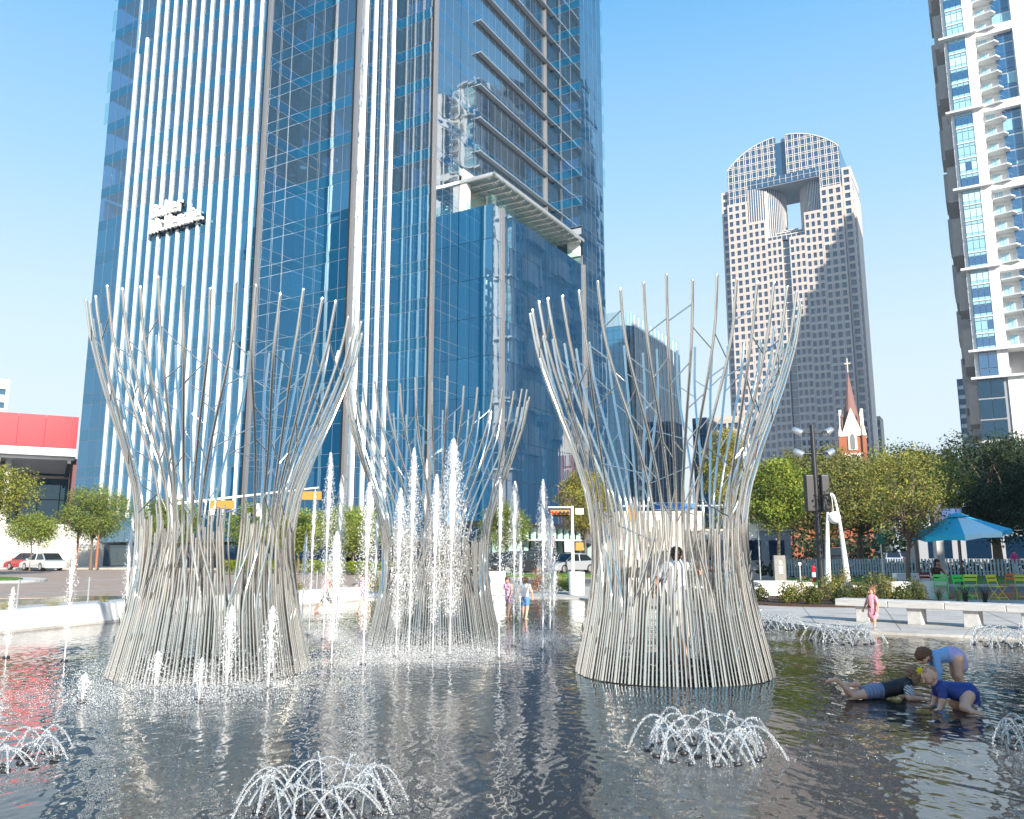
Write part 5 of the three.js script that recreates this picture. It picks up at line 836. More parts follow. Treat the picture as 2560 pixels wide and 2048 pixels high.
// ---------------------------------------------------------------- cars
function car(label, x, f, heading, paint, o = {}) { // heading: azimuth clockwise from the view direction
  const C = thing(o.truck ? 'pickup_truck' : o.suv ? 'parked_suv' : 'parked_car', label, o.truck ? 'pickup truck' : 'car', [x, 0.02, -f], Math.PI - heading), L = o.len ?? 4.6, W = o.wide ?? 1.8, H = o.h ?? 1.45;
  const body = phy(rgb(...paint), { roughness: 0.3, metalness: 0.35, clearcoat: 1, clearcoatRoughness: 0.04 }), glass = phy(rgb(0.015, 0.02, 0.025), { roughness: 0.03, ior: 1.6 });
  const belt = H * (o.suv || o.truck ? 0.62 : 0.6), z = (t) => (t - 0.5) * L; // front at +z
  const low = [[z(0), 0.28], [z(0.0) + 0.02, belt * 0.86], [z(0.1), belt * 1.03], [z(0.28), belt], [z(0.7), belt * 0.97], [z(0.93), belt * 0.8], [z(1), belt * 0.6], [z(1), 0.26]];
  const arches = [0.19, 0.8]; const sh = new THREE.Shape(); sh.moveTo(low[0][0], low[0][1]); low.slice(1).forEach(([a, b]) => sh.lineTo(a, b));
  for (const t of [...arches].reverse()) { sh.lineTo(z(t) + 0.38, 0.26); sh.absarc(z(t), 0.3, 0.38, 0, Math.PI, false); } sh.closePath();
  const mk = (s, w, bev) => { const g = new THREE.ExtrudeGeometry(s, { depth: w - 2 * bev, bevelEnabled: true, bevelThickness: bev, bevelSize: bev * 0.6, bevelSegments: 3, curveSegments: 8 }); return g.translate(0, 0, -(w - 2 * bev) / 2).rotateY(-Math.PI / 2); };
  part('body', mk(sh, W, 0.09), body, C);
  const cab = o.truck ? [[z(0.42), belt], [z(0.44), H], [z(0.62), H], [z(0.74), belt]] : o.suv ? [[z(0.03), belt], [z(0.06), H * 0.97], [z(0.3), H], [z(0.58), H * 0.98], [z(0.74), belt]] : [[z(0.07), belt], [z(0.22), H * 0.97], [z(0.4), H], [z(0.55), H * 0.985], [z(0.75), belt]];
  const g = mk(shapeOf(cab), W * 0.88, 0.1), p = g.attributes.position; for (let i = 0; i < p.count; i++) { const t = Math.max(0, (p.getY(i) - belt) / (H - belt)); p.setX(i, p.getX(i) * (1 - 0.16 * t)); } g.computeVertexNormals(); part('window_glass', g, glass, C);
  const rf = cab.slice(1, -1), roof = mk(shapeOf([...rf.map(([a, b]) => [a, b + 0.012]), ...rf.slice().reverse().map(([a, b]) => [a, b - 0.045])]), W * 0.75, 0.05); part('roof', roof, body, C);
  for (const s of [-1, 1]) { const pl = [bar(V(s * W * 0.43, belt, cab[0][0]), V(s * W * 0.37, rf[0][1], rf[0][0]), 0.045, 6), bar(V(s * W * 0.43, belt, cab.at(-1)[0]), V(s * W * 0.37, rf.at(-1)[1], rf.at(-1)[0]), 0.035, 6), bar(V(s * W * 0.445, belt, z(0.42)), V(s * W * 0.385, H * 0.98, z(0.42)), 0.035, 6)]; part('pillar', pl, body, C); part('mirror', rbox(0.16, 0.13, 0.1, 0.03, s * (W / 2 + 0.06), belt + 0.07, z(0.68)), body, C); part('headlight', rbox(0.34, 0.14, 0.1, 0.03, s * W * 0.34, belt * 0.68, z(0.985)), phy(rgb(0.8, 0.82, 0.85), { roughness: 0.1, clearcoat: 1 }), C); part('taillight', rbox(0.3, 0.16, 0.08, 0.03, s * W * 0.37, belt * 0.78, z(0.012)), phy(rgb(0.45, 0.01, 0.012), { roughness: 0.15 }), C);
    for (const t of arches) { const w = part('wheel', new THREE.CylinderGeometry(0.325, 0.325, 0.22, 22).rotateZ(Math.PI / 2).translate(s * (W / 2 - 0.13), 0.325, z(t)), M.rubber, C); part('rim', new THREE.CylinderGeometry(0.2, 0.22, 0.24, 14).rotateZ(Math.PI / 2).translate(s * (W / 2 - 0.125), 0.325, z(t)), M.alu, w); } }
  part('grille', rbox(W * 0.45, 0.2, 0.05, 0.02, 0, belt * 0.55, z(1.0)), o.truck ? M.alu : M.black, C); part('bumper', [rbox(W * 0.9, 0.16, 0.1, 0.04, 0, 0.36, z(1.0)), rbox(W * 0.9, 0.16, 0.1, 0.04, 0, 0.38, z(0.0))], o.truck ? M.alu : body, C);
  part('number_plate', [box(0.42, 0.14, 0.02, 0, 0.62, z(-0.004)), box(0.36, 0.12, 0.02, 0, 0.42, z(1.014))], M.whitePaint, C);
}
car('silver sedan parked at the left with its rear towards the viewer', -40.6, 72.5, -0.95, [0.62, 0.64, 0.66]);
car('red car parked just behind the silver sedan at the left', -43.6, 75.5, -1.05, [0.45, 0.015, 0.03]);
car('dark grey estate car behind the left jets beside the middle sculpture', 0.3, 61.5, -2.2, [0.035, 0.037, 0.042], { suv: true, h: 1.62, len: 4.7 });
car('black pickup truck with bright grille facing the viewer', 2.2, 66.0, 2.75, [0.015, 0.015, 0.02], { truck: true, h: 1.85, len: 5.4, wide: 1.95 });
car('silver sedan parked left of the traffic signal pole', 4.4, 64.5, -2.3, [0.42, 0.44, 0.46]);
car('maroon car parked behind the silver sedan near the traffic signal', 4.9, 71.5, -1.7, [0.2, 0.02, 0.035]);
car('black hatchback half hidden by the middle sculpture', -1.6, 62.5, -2.4, [0.02, 0.02, 0.022], { h: 1.5, len: 4.2 });
car('dark red car waiting on the far road under the oaks', 47.5, 101, 0.4, [0.2, 0.015, 0.02]);
car('white car driving on the far road behind the picket fence', 44.2, 97, 0.4, [0.72, 0.72, 0.7]);
car('dark van on the far road above the fence', 36.0, 92, 0.45, [0.015, 0.015, 0.018], { suv: true, h: 2.0, len: 4.9 });
car('blue grey car far behind the tree planter', 50.5, 106, 0.4, [0.1, 0.13, 0.2]);

// ---------------------------------------------------------------- people: each body one continuous surface from a smooth field of tapered bones
const skinM = new THREE.MeshStandardMaterial({ color: 0xffffff, vertexColors: true, roughness: 0.6 });
const SKIN = [0.62, 0.36, 0.25], SKIN2 = [0.55, 0.3, 0.2];
function fieldMesh(bones, cell, k = 0.022, creases = 0, fine = 40) { // bones: [ax, ay, az, bx, by, bz, ra, rb, colour]
  let lo = [1e9, 1e9, 1e9], hi = [-1e9, -1e9, -1e9];
  for (const b of bones) for (let c = 0; c < 3; c++) { const r = Math.max(b[6], b[7]) + 0.035; lo[c] = Math.min(lo[c], b[c] - r, b[c + 3] - r); hi[c] = Math.max(hi[c], b[c] + r, b[c + 3] + r); }
  const N = lo.map((l, c) => Math.ceil((hi[c] - l) / cell) + 1);
  const pre = bones.map((b) => { const d = [b[3] - b[0], b[4] - b[1], b[5] - b[2]]; return [...b.slice(0, 8), ...d, Math.max(1e-9, d[0] * d[0] + d[1] * d[1] + d[2] * d[2])]; });
  const one = (b, x, y, z) => { const px = x - b[0], py = y - b[1], pz = z - b[2], t = Math.max(0, Math.min(1, (px * b[8] + py * b[9] + pz * b[10]) / b[11])); const ex = px - b[8] * t, ey = py - b[9] * t, ez = pz - b[10] * t; return Math.sqrt(ex * ex + ey * ey + ez * ez) - (b[6] + (b[7] - b[6]) * t); };
  const dist = (x, y, z) => { let d = 1e9; for (const b of pre) { const e = one(b, x, y, z); const h = Math.max(0, k - Math.abs(d - e)) / k; d = Math.min(d, e) - h * h * k * 0.25; } return creases && Math.abs(d) < 0.03 ? d + creases * noise.noise(x * fine + 9, y * fine * 0.45, z * fine) : d; };
  const vals = new Float32Array(N[0] * N[1] * N[2]), at = (i, j, l) => (l * N[1] + j) * N[0] + i;
  for (let l = 0; l < N[2]; l += 4) for (let j = 0; j < N[1]; j += 4) for (let i = 0; i < N[0]; i += 4) { // whole blocks far from the surface keep one value
    const far = dist(lo[0] + (i + 1.5) * cell, lo[1] + (j + 1.5) * cell, lo[2] + (l + 1.5) * cell), skip = Math.abs(far) > cell * 3.2 + k * 0.5;
    for (let n = l; n < Math.min(l + 4, N[2]); n++) for (let m = j; m < Math.min(j + 4, N[1]); m++) for (let q = i; q < Math.min(i + 4, N[0]); q++) vals[at(q, m, n)] = skip ? far : dist(lo[0] + q * cell, lo[1] + m * cell, lo[2] + n * cell);
  }
  // surface nets
  const vid = new Int32Array(vals.length).fill(-1), pos = [], idx = [];
  for (let l = 0; l < N[2] - 1; l++) for (let j = 0; j < N[1] - 1; j++) for (let i = 0; i < N[0] - 1; i++) {
    let sx = 0, sy = 0, sz = 0, n = 0; const c = [];
    for (let q = 0; q < 8; q++) c.push(vals[at(i + (q & 1), j + ((q >> 1) & 1), l + (q >> 2))]);
    for (const [p, q] of [[0, 1], [2, 3], [4, 5], [6, 7], [0, 2], [1, 3], [4, 6], [5, 7], [0, 4], [1, 5], [2, 6], [3, 7]]) if ((c[p] < 0) !== (c[q] < 0)) { const t = c[p] / (c[p] - c[q]); sx += (p & 1) + ((q & 1) - (p & 1)) * t; sy += ((p >> 1) & 1) + (((q >> 1) & 1) - ((p >> 1) & 1)) * t; sz += (p >> 2) + ((q >> 2) - (p >> 2)) * t; n++; }
    if (n) { vid[at(i, j, l)] = pos.length / 3; pos.push(lo[0] + (i + sx / n) * cell, lo[1] + (j + sy / n) * cell, lo[2] + (l + sz / n) * cell); }
  }
  const quad = (a, b, c, d, flip) => { if (a < 0 || b < 0 || c < 0 || d < 0) return; flip ? idx.push(a, c, b, a, d, c) : idx.push(a, b, c, a, c, d); };
  for (let l = 1; l < N[2] - 1; l++) for (let j = 1; j < N[1] - 1; j++) for (let i = 1; i < N[0] - 1; i++) {
    const s = vals[at(i, j, l)] < 0;
    if (s !== vals[at(i + 1, j, l)] < 0) quad(vid[at(i, j - 1, l - 1)], vid[at(i, j, l - 1)], vid[at(i, j, l)], vid[at(i, j - 1, l)], !s);
    if (s !== vals[at(i, j + 1, l)] < 0) quad(vid[at(i - 1, j, l - 1)], vid[at(i - 1, j, l)], vid[at(i, j, l)], vid[at(i, j, l - 1)], !s);
    if (s !== vals[at(i, j, l + 1)] < 0) quad(vid[at(i - 1, j - 1, l)], vid[at(i, j - 1, l)], vid[at(i, j, l)], vid[at(i - 1, j, l)], !s);
  }
  const nor = new Float32Array(pos.length), col = new Float32Array(pos.length), e = 0.002;
  for (let v = 0; v < pos.length; v += 3) {
    const [x, y, z] = [pos[v], pos[v + 1], pos[v + 2]], g = V(dist(x + e, y, z) - dist(x - e, y, z), dist(x, y + e, z) - dist(x, y - e, z), dist(x, y, z + e) - dist(x, y, z - e)).normalize(); nor[v] = g.x; nor[v + 1] = g.y; nor[v + 2] = g.z;
    let best = 1e9, cc = SKIN; for (let q = 0; q < pre.length; q++) { const d = one(pre[q], x, y, z) + (bones[q][9] ?? 0); if (d < best) { best = d; cc = bones[q][8]; } }
    if (typeof cc === 'function') cc = cc(x, y, z); col[v] = cc[0]; col[v + 1] = cc[1]; col[v + 2] = cc[2];
  }
  const geo = new THREE.BufferGeometry(); geo.setAttribute('position', new THREE.Float32BufferAttribute(pos, 3)); geo.setAttribute('normal', new THREE.BufferAttribute(nor, 3)); geo.setAttribute('color', new THREE.BufferAttribute(col, 3)); geo.setIndex(idx); return geo;
}
const tinted = (g, c) => { const h = g.index ? g.toNonIndexed() : g; h.deleteAttribute('uv'); const n = h.attributes.position.count, a = new Float32Array(n * 3); for (let i = 0; i < n; i++) a.set(c, i * 3); h.setAttribute('color', new THREE.BufferAttribute(a, 3)); return h; };
// a hand with palm, four fingers and a thumb: at the wrist, fingers along dir, palm facing 'face'
function handBones(w, dir, face, s, c, curl = 0.35) {
  const d = V(...dir).normalize(), n = V(...face).addScaledVector(d, -V(...face).dot(d)).normalize(), side = V(0, 0, 0).crossVectors(d, n), o = V(...w), out = [];
  const B = (a, b, ra, rb) => out.push([...a.toArray(), ...b.toArray(), ra, rb, c]);
  const P = (x, y, z) => o.clone().addScaledVector(d, x * s).addScaledVector(side, y * s).addScaledVector(n, z * s);
  for (const y of [-0.22, 0, 0.22]) B(P(0.05, y * 0.7, 0), P(0.5, y, 0), 0.11 * s, 0.11 * s);
  [[-0.33, 0.36], [-0.11, 0.46], [0.11, 0.43], [0.31, 0.33]].forEach(([y, l]) => { const m = P(0.55 + l * 0.55, y * 1.1, curl * 0.12), t = P(0.55 + l, y * 1.2, curl * 0.45); B(P(0.52, y, 0), m, 0.078 * s, 0.07 * s); B(m, t, 0.07 * s, 0.055 * s); });
  B(P(0.15, -0.28, 0.02), P(0.42, -0.52, 0.1), 0.09 * s, 0.07 * s); B(P(0.42, -0.52, 0.1), P(0.62, -0.55, 0.18), 0.07 * s, 0.055 * s);
  return out;
}
function headParts(o, c, r, yaw, pitch, skin, eyes = true) { // bones of a head plus small face pieces; +z of the head is its face
  const q = new THREE.Quaternion().setFromEuler(new THREE.Euler(pitch, yaw, 0, 'YXZ')), P = (x, y, z) => V(x * r, y * r, z * r).applyQuaternion(q).add(V(...c));
  const B = (a, b, ra, rb, col) => o.bones.push([...a.toArray(), ...b.toArray(), ra * r, rb * r, col]);
  B(P(0, 0.16, -0.12), P(0, 0.1, 0.08), 0.92, 0.84, skin); B(P(0, -0.3, 0.2), P(0, -0.5, 0.36), 0.62, 0.42, skin); B(P(0, 0.0, 0.8), P(0, -0.2, 0.98), 0.11, 0.16, skin);
  for (const s of [-1, 1]) { B(P(s * 0.82, -0.05, -0.05), P(s * 0.9, -0.25, -0.05), 0.16, 0.12, skin); B(P(s * 0.42, -0.28, 0.5), P(s * 0.38, -0.34, 0.56), 0.3, 0.28, skin); }
  if (eyes) { for (const s of [-1, 1]) { const e = P(s * 0.34, 0.02, 0.83); o.extra.push(tinted(new THREE.SphereGeometry(0.105 * r, 8, 6).translate(e.x, e.y, e.z), [0.04, 0.025, 0.02])); const b = P(s * 0.34, 0.24, 0.84); o.extra.push(tinted(new THREE.SphereGeometry(0.12 * r, 6, 4).scale(1.3, 0.35, 0.6).translate(b.x, b.y, b.z), [0.12, 0.07, 0.045])); } const m = P(0, -0.46, 0.86); o.extra.push(tinted(new THREE.SphereGeometry(0.14 * r, 8, 5).scale(1.5, 0.5, 0.6).translate(m.x, m.y, m.z), [0.42, 0.14, 0.12])); }
  return P;
}
function person(label, x, f, turn, o, cell = 0.009) {
  const body = fieldMesh(o.bones, cell, o.k ?? 0.022, 0.0035, 36), hands = (o.hands ?? []).map((h) => fieldMesh(h, Math.max(0.003, 0.0035), 0.006));
  const all = mergeGeometries([body, ...hands, ...o.extra].map((g) => { const h = g.index ? g.toNonIndexed() : g; if (h.attributes.uv) h.deleteAttribute('uv'); return h; }));
  const m = part(numbered('person'), all, skinM, scene); m.position.set(x, o.y ?? 0, -f); m.rotation.y = turn; tag(m, label, 'person', o.group);
  if (o.hair) { const h = part('hair', fieldMesh(o.hair, 0.007, 0.02, 0.012, 62), skinM, m); h.name = 'hair'; }
  for (const [n, g, mt] of o.worn ?? []) part(n, g, mt, m);
  return m;
}
const bone = (a, b, ra, rb, c, bias) => [...a, ...b, ra, rb, c, bias];
// standing or striding figure facing +z; H height, hr head radius
function standing({ H, hr, top, bottom, skin = SKIN, sleeve = 0, leg = 0.5, stride = 0, lean = 0, arms, yaw = 0, pitch = 0, hair, longHair, shoes, wide = 1, skirt }) {
  const o = { bones: [], extra: [], hands: [] }, B = (...q) => o.bones.push(bone(...q));
  const hip = H * 0.47, sh = H - hr * 2.55, hw = H * 0.052 * wide, sw = H * 0.098 * wide, nz = lean * H, up = [0, sh, nz];
  for (const s of [-1, 1]) {
    const st = s * stride, kn = [s * hw * 1.05, hip * 0.54 + Math.abs(st) * 0.02, st * H * 0.15 + 0.012 * H], an = [s * hw * (1 + Math.abs(stride) * 0.2), H * 0.045 + (st < 0 ? -st * H * 0.07 : 0), st * H * 0.26 - (st < 0 ? 0.05 * H : 0)], cs = skin, th = leg > 0.2 ? bottom : skin;
    const cut = kn.map((v, i) => v * leg + [s * hw, hip, 0][i] * (1 - leg));
    B([s * hw, hip, 0], cut, H * 0.062 * wide, H * 0.055, bottom, -0.006); B(cut, kn, H * 0.05, H * 0.036, leg >= 0.99 ? bottom : cs); B(kn, an, H * 0.035, H * 0.022, leg >= 1.5 ? bottom : cs);
    B([an[0], H * 0.022, an[2] - H * 0.015], [an[0] + s * 0.006, H * 0.016, an[2] + H * 0.085], H * 0.022, H * 0.016, shoes ?? skin); B([an[0], H * 0.03, an[2]], an, H * 0.022, H * 0.022, shoes ?? skin);
    for (let t = 0; t < 4; t++) B([an[0] + (t - 1.5) * H * 0.01, H * 0.012, an[2] + H * 0.088], [an[0] + (t - 1.5) * H * 0.011, H * 0.011, an[2] + H * 0.102], H * 0.009, H * 0.008, shoes ?? skin);
    const a = arms[s < 0 ? 0 : 1], S = [s * sw, sh - H * 0.012, nz], E = [S[0] + a[0][0] * H, S[1] + a[0][1] * H, S[2] + a[0][2] * H], W = [E[0] + a[1][0] * H, E[1] + a[1][1] * H, E[2] + a[1][2] * H];
    B([s * sw * 0.5, sh, nz], S, H * 0.04, H * 0.036, top); const mid = S.map((v, i) => v + (E[i] - v) * (sleeve || 0.4));
    B(S, mid, H * 0.038, H * 0.031, sleeve ? top : skin, sleeve ? -0.004 : 0); B(mid, E, H * 0.029, H * 0.025, sleeve >= 1 ? top : skin); B(E, W, H * 0.025, H * 0.018, skin);
    o.hands.push(handBones(W, a[1], [s * -0.6, 0, 0.4], H * 0.062, skin));
  }
  B([0, hip + H * 0.02, 0], [0, hip + H * 0.12, nz * 0.35], H * 0.085 * wide, H * 0.078 * wide, skirt ?? bottom); B([0, hip + H * 0.1, nz * 0.3], [0, sh - H * 0.04, nz * 0.9], H * 0.086 * wide, H * 0.094 * wide, top, -0.004);
  if (skirt) B([0, hip + H * 0.02, 0], [0, hip - H * 0.09, 0], H * 0.085, H * 0.12, skirt, -0.008);
  B([0, sh - H * 0.01, nz], [0, sh + hr * 0.9, nz * 1.1], H * 0.034, H * 0.03, skin);
  const hc = [0, H - hr * 1.12, nz * 1.15], P = headParts(o, hc, hr, yaw, pitch, skin);
  const h = []; const HB = (a, b, ra, rb) => h.push([...P(...a).toArray(), ...P(...b).toArray(), ra * hr, rb * hr, hair]);
  HB([0, 0.34, -0.2], [0, 0.42, 0.2], 0.9, 0.72); HB([0, 0.0, -0.42], [0, -0.3, -0.5], 0.8, 0.6); for (const s of [-1, 1]) HB([s * 0.62, 0.3, 0.1], [s * 0.72, longHair ? -0.7 : -0.1, -0.15], 0.36, 0.22);
  if (longHair) HB([0, -0.2, -0.6], [0, -longHair, -0.55], 0.62, 0.34);
  o.hair = h; return o;
}
const lerpC = (a, b, t) => a.map((x, i) => x + (b[i] - x) * t);
{
  const pink = [0.72, 0.3, 0.36], swim = (x, y, z) => (Math.sin(x * 60 + y * 45) + Math.sin(y * 80 - z * 40) > 0.35 ? [0.55, 0.06, 0.28] : [0.72, 0.62, 0.74]);
  // toddler by the rosettes
  { const o = standing({ H: 0.94, hr: 0.085, top: pink, bottom: pink, skin: SKIN2, sleeve: 0.6, leg: 0.35, stride: 0.12, arms: [[[-0.06, -0.15, 0.03], [-0.03, -0.13, 0.06]], [[0.06, -0.15, 0.0], [0.02, -0.15, 0.04]]], hair: [0.16, 0.08, 0.035], longHair: 0.9, wide: 1.12, pitch: 0.1, skirt: pink });
    for (let i = 0; i < 3; i++) o.extra.push(tinted(new THREE.SphereGeometry(0.028, 8, 6).scale(1.1, 1, 0.35).translate(0.035 - i * 0.03, 0.52 + (i % 2) * 0.03, 0.098), [0.22, 0.08, 0.04]));
    for (const s of [-1, 1]) o.hair.push([s * 0.03, 0.93, -0.06, s * 0.07, 0.97, -0.09, 0.03, 0.016, [0.17, 0.085, 0.04]]);
    person('toddler in a pink romper standing in the shallow water before the bench', 7.72, 18.1, -1.25, o); }
  // man inside the right sculpture
  { const o = standing({ H: 1.76, hr: 0.108, top: [0.7, 0.7, 0.76], bottom: [0.62, 0.56, 0.5], skin: SKIN2, sleeve: 0.55, leg: 0.95, stride: 0.1, arms: [[[-0.1, -0.06, 0.1], [-0.06, 0.05, 0.12]], [[0.08, -0.14, 0.06], [0.03, -0.1, 0.1]]], hair: [0.03, 0.02, 0.015], wide: 0.95 });
    person('man in a pale shirt standing inside the right rod sculpture, back turned', 2.5, 12.75, Math.PI - 0.15, o, 0.012); }
  { const o = standing({ H: 1.06, hr: 0.083, top: [0.62, 0.015, 0.02], bottom: [0.02, 0.018, 0.02], sleeve: 0.3, leg: 0.85, stride: 0.95, lean: 0.02, arms: [[[-0.05, -0.13, -0.06], [0.0, -0.08, 0.12]], [[0.06, -0.12, 0.08], [0.0, -0.02, 0.13]]], hair: [0.35, 0.22, 0.1] });
    person('boy in a red shirt and black shorts running along the far pool edge', -5.2, 23.6, 2.1, o); }
  { const o = standing({ H: 1.05, hr: 0.083, top: swim, bottom: swim, leg: 0.3, stride: 0.75, lean: 0.03, arms: [[[-0.1, -0.1, -0.03], [-0.04, 0.0, 0.1]], [[0.12, -0.08, -0.02], [-0.02, -0.1, 0.06]]], hair: [0.06, 0.035, 0.02], longHair: 0.7 });
    person('child in a pink patterned swimsuit running behind the plumes', -4.14, 23.6, -0.8, o); }
  { const o = standing({ H: 1.05, hr: 0.083, top: swim, bottom: swim, leg: 0.3, stride: 0.55, lean: 0.07, arms: [[[-0.06, -0.15, 0.05], [-0.03, -0.13, 0.05]], [[0.05, -0.15, 0.04], [0.0, -0.12, 0.08]]], hair: [0.07, 0.035, 0.02], longHair: 1.5, pitch: 0.25 });
    person('girl in a purple and white swimsuit wading beside the middle sculpture', -0.07, 21.6, -0.55, o); }
  { const o = standing({ H: 1.06, hr: 0.083, top: [0.75, 0.74, 0.72], bottom: [0.08, 0.22, 0.5], sleeve: 0.25, leg: 0.5, stride: 0.15, arms: [[[-0.06, -0.15, 0.02], [-0.01, -0.14, 0.05]], [[0.07, -0.14, 0.0], [0.02, -0.14, 0.04]]], hair: [0.12, 0.06, 0.03], longHair: 1.9 });
    person('girl in a white top and blue shorts with long brown hair, back turned', 0.33, 21.2, 2.8, o); }
  { const o = standing({ H: 1.62, hr: 0.105, top: [0.6, 0.03, 0.2], bottom: [0.7, 0.7, 0.7], sleeve: 1, leg: 1.6, stride: 0.1, arms: [[[-0.04, -0.16, 0.02], [0.02, -0.12, 0.06]], [[0.05, -0.15, 0.03], [-0.01, -0.12, 0.07]]], hair: [0.02, 0.015, 0.012], shoes: [0.6, 0.6, 0.6] });
    o.y = 0.1; person('person in a bright pink top and white trousers behind the picket fence', 30.9, 51.5, 0.1, o, 0.014); }
  // woman seated at the café
  { const o = { bones: [], extra: [], hands: [] }, B = (...q) => o.bones.push(bone(...q)), dk = [0.07, 0.035, 0.035], wp = [0.68, 0.68, 0.7];
    B([0, 0.5, 0], [0, 0.72, 0.03], 0.135, 0.12, dk); B([0, 0.72, 0.03], [0, 0.92, 0.08], 0.12, 0.125, dk); B([0, 1.0, 0.08], [0, 1.1, 0.1], 0.05, 0.045, SKIN);
    for (const s of [-1, 1]) { B([s * 0.09, 0.48, 0.02], [s * 0.11, 0.5, 0.42], 0.085, 0.065, wp); B([s * 0.11, 0.5, 0.42], [s * 0.1, 0.08, 0.4], 0.06, 0.042, wp); B([s * 0.1, 0.04, 0.38], [s * 0.1, 0.03, 0.55], 0.038, 0.03, [0.5, 0.5, 0.5]); B([s * 0.1, 0.98, 0.07], [s * 0.18, 0.96, 0.07], 0.06, 0.055, dk); }
    B([-0.18, 0.96, 0.07], [-0.23, 0.73, 0.2], 0.05, 0.04, dk); B([-0.23, 0.73, 0.2], [-0.05, 0.74, 0.4], 0.038, 0.028, SKIN); B([0.18, 0.96, 0.07], [0.27, 0.76, 0.26], 0.05, 0.04, dk); B([0.27, 0.76, 0.26], [0.11, 1.02, 0.24], 0.038, 0.028, SKIN);
    o.hands.push(handBones([-0.05, 0.74, 0.4], [1, 0, 0.2], [0, -1, 0], 0.1, SKIN), handBones([0.11, 1.02, 0.24], [-0.3, 1, -0.2], [-0.5, 0, -1], 0.1, SKIN, 0.8));
    const P = headParts(o, [0.01, 1.21, 0.12], 0.105, 0.2, 0.1, SKIN), h = [], HB = (a, b, ra, rb) => h.push([...P(...a).toArray(), ...P(...b).toArray(), ra * 0.105, rb * 0.105, [0.025, 0.015, 0.012]]);
    HB([0, 0.36, -0.2], [0, 0.44, 0.2], 0.92, 0.74); HB([0, 0, -0.45], [0, -1.2, -0.5], 0.82, 0.6); for (const s of [-1, 1]) HB([s * 0.64, 0.3, 0.15], [s * 0.8, -1.1, 0], 0.38, 0.26); o.hair = h; o.y = 0.06;
    person('dark haired woman in a dark top sitting at the café, chin on her hand', 15.62, 30.95, 0.05, o, 0.012); }
  // girl lying on her front, feet left, head right, propped on her elbows
  { const o = { bones: [], extra: [], hands: [] }, B = (...q) => o.bones.push(bone(...q)), bk = [0.012, 0.012, 0.014], leg = (x) => (Math.sin(x * 150) > 0 ? [0.12, 0.15, 0.24] : [0.18, 0.21, 0.31]), wh = (x, y, z) => (Math.sin((x + y) * 190) > 0 ? [0.7, 0.7, 0.75] : [0.02, 0.02, 0.03]);
    B([-0.14, 0.1, 0], [-0.03, 0.105, 0], 0.088, 0.085, leg, -0.004); B([-0.03, 0.105, 0], [0.16, 0.14, 0], 0.088, 0.085, bk, -0.004); B([0.16, 0.14, -0.02], [0.24, 0.18, 0.02], 0.085, 0.075, bk);
    for (const s of [-1, 1]) { B([-0.14, 0.1, s * 0.05], [-0.24, 0.085, s * 0.06], 0.074, 0.064, leg, -0.004); B([-0.24, 0.085, s * 0.06], [-0.4, 0.06, s * 0.075], 0.058, 0.04, SKIN); }
    B([-0.4, 0.06, 0.075], [-0.59, 0.235, 0.05], 0.038, 0.024, SKIN); B([-0.6, 0.245, 0.05], [-0.68, 0.215, 0.04], 0.024, 0.02, SKIN); for (let t = 0; t < 5; t++) B([-0.68, 0.205 + t * 0.007, 0.02 + t * 0.01], [-0.705, 0.195 + t * 0.007, 0.018 + t * 0.01], 0.009, 0.008, SKIN);
    B([-0.4, 0.06, -0.075], [-0.46, 0.16, -0.05], 0.038, 0.03, SKIN); B([-0.46, 0.16, -0.05], [-0.3, 0.17, -0.03], 0.026, 0.024, SKIN); B([-0.3, 0.17, -0.03], [-0.33, 0.2, -0.03], 0.022, 0.018, SKIN);
    for (const s of [-1, 1]) { const S = [0.23, 0.17, s * 0.1], E = [0.2 + (s < 0 ? 0.14 : 0), 0.05, s * 0.15]; B([0.2, 0.175, s * 0.04], S, 0.06, 0.05, bk); B(S, [S[0] * 0.45 + E[0] * 0.55, 0.09, s * 0.13], 0.05, 0.046, wh); B([S[0] * 0.45 + E[0] * 0.55, 0.09, s * 0.13], E, 0.04, 0.034, SKIN); const W = [E[0] + 0.15, 0.035, E[2] + 0.02]; B(E, W, 0.034, 0.024, SKIN); o.hands.push(handBones(W, [1, -0.08, 0.1], [0, -1, 0], 0.068, SKIN, 0.2)); }
    B([0.25, 0.19, 0.0], [0.32, 0.235, 0.01], 0.045, 0.04, SKIN);
    const P = headParts(o, [0.375, 0.275, 0.01], 0.088, 1.3, 0.45, SKIN), h = [], hc = [0.2, 0.115, 0.055], HB = (a, b, ra, rb) => h.push([...P(...a).toArray(), ...P(...b).toArray(), ra * 0.088, rb * 0.088, hc]);
    HB([0, 0.34, -0.2], [0, 0.4, 0.2], 0.96, 0.78); HB([0, 0.05, -0.45], [0, -0.6, -0.45], 0.85, 0.6); for (const s of [-1, 1]) { HB([s * 0.62, 0.3, 0.1], [s * 0.8, -1.0, 0.1], 0.46, 0.3); HB([s * 0.75, -0.5, -0.1], [s * 0.75, -1.45, -0.1], 0.3, 0.14); } HB([0, -0.4, -0.6], [0, -1.3, -0.4], 0.6, 0.3); o.hair = h;
    const fp = P(-0.86, 0.72, -0.05), pet = []; for (let i = 0; i < 6; i++) { const a = i * 1.047; pet.push(new THREE.SphereGeometry(0.02, 8, 5).scale(1.25, 0.75, 0.45).translate(0.024, 0, 0).rotateZ(a).translate(fp.x, fp.y, fp.z + 0.012)); } pet.push(new THREE.SphereGeometry(0.012, 8, 6).translate(fp.x, fp.y, fp.z + 0.024)); o.worn = [['flower', pet, std(rgb(0.8, 0.6, 0.01), { roughness: 0.7 })]];
    person('girl in black shirt lying in the water, yellow flower in her hair', 4.32, 9.95, 0.06, o, 0.0075); }
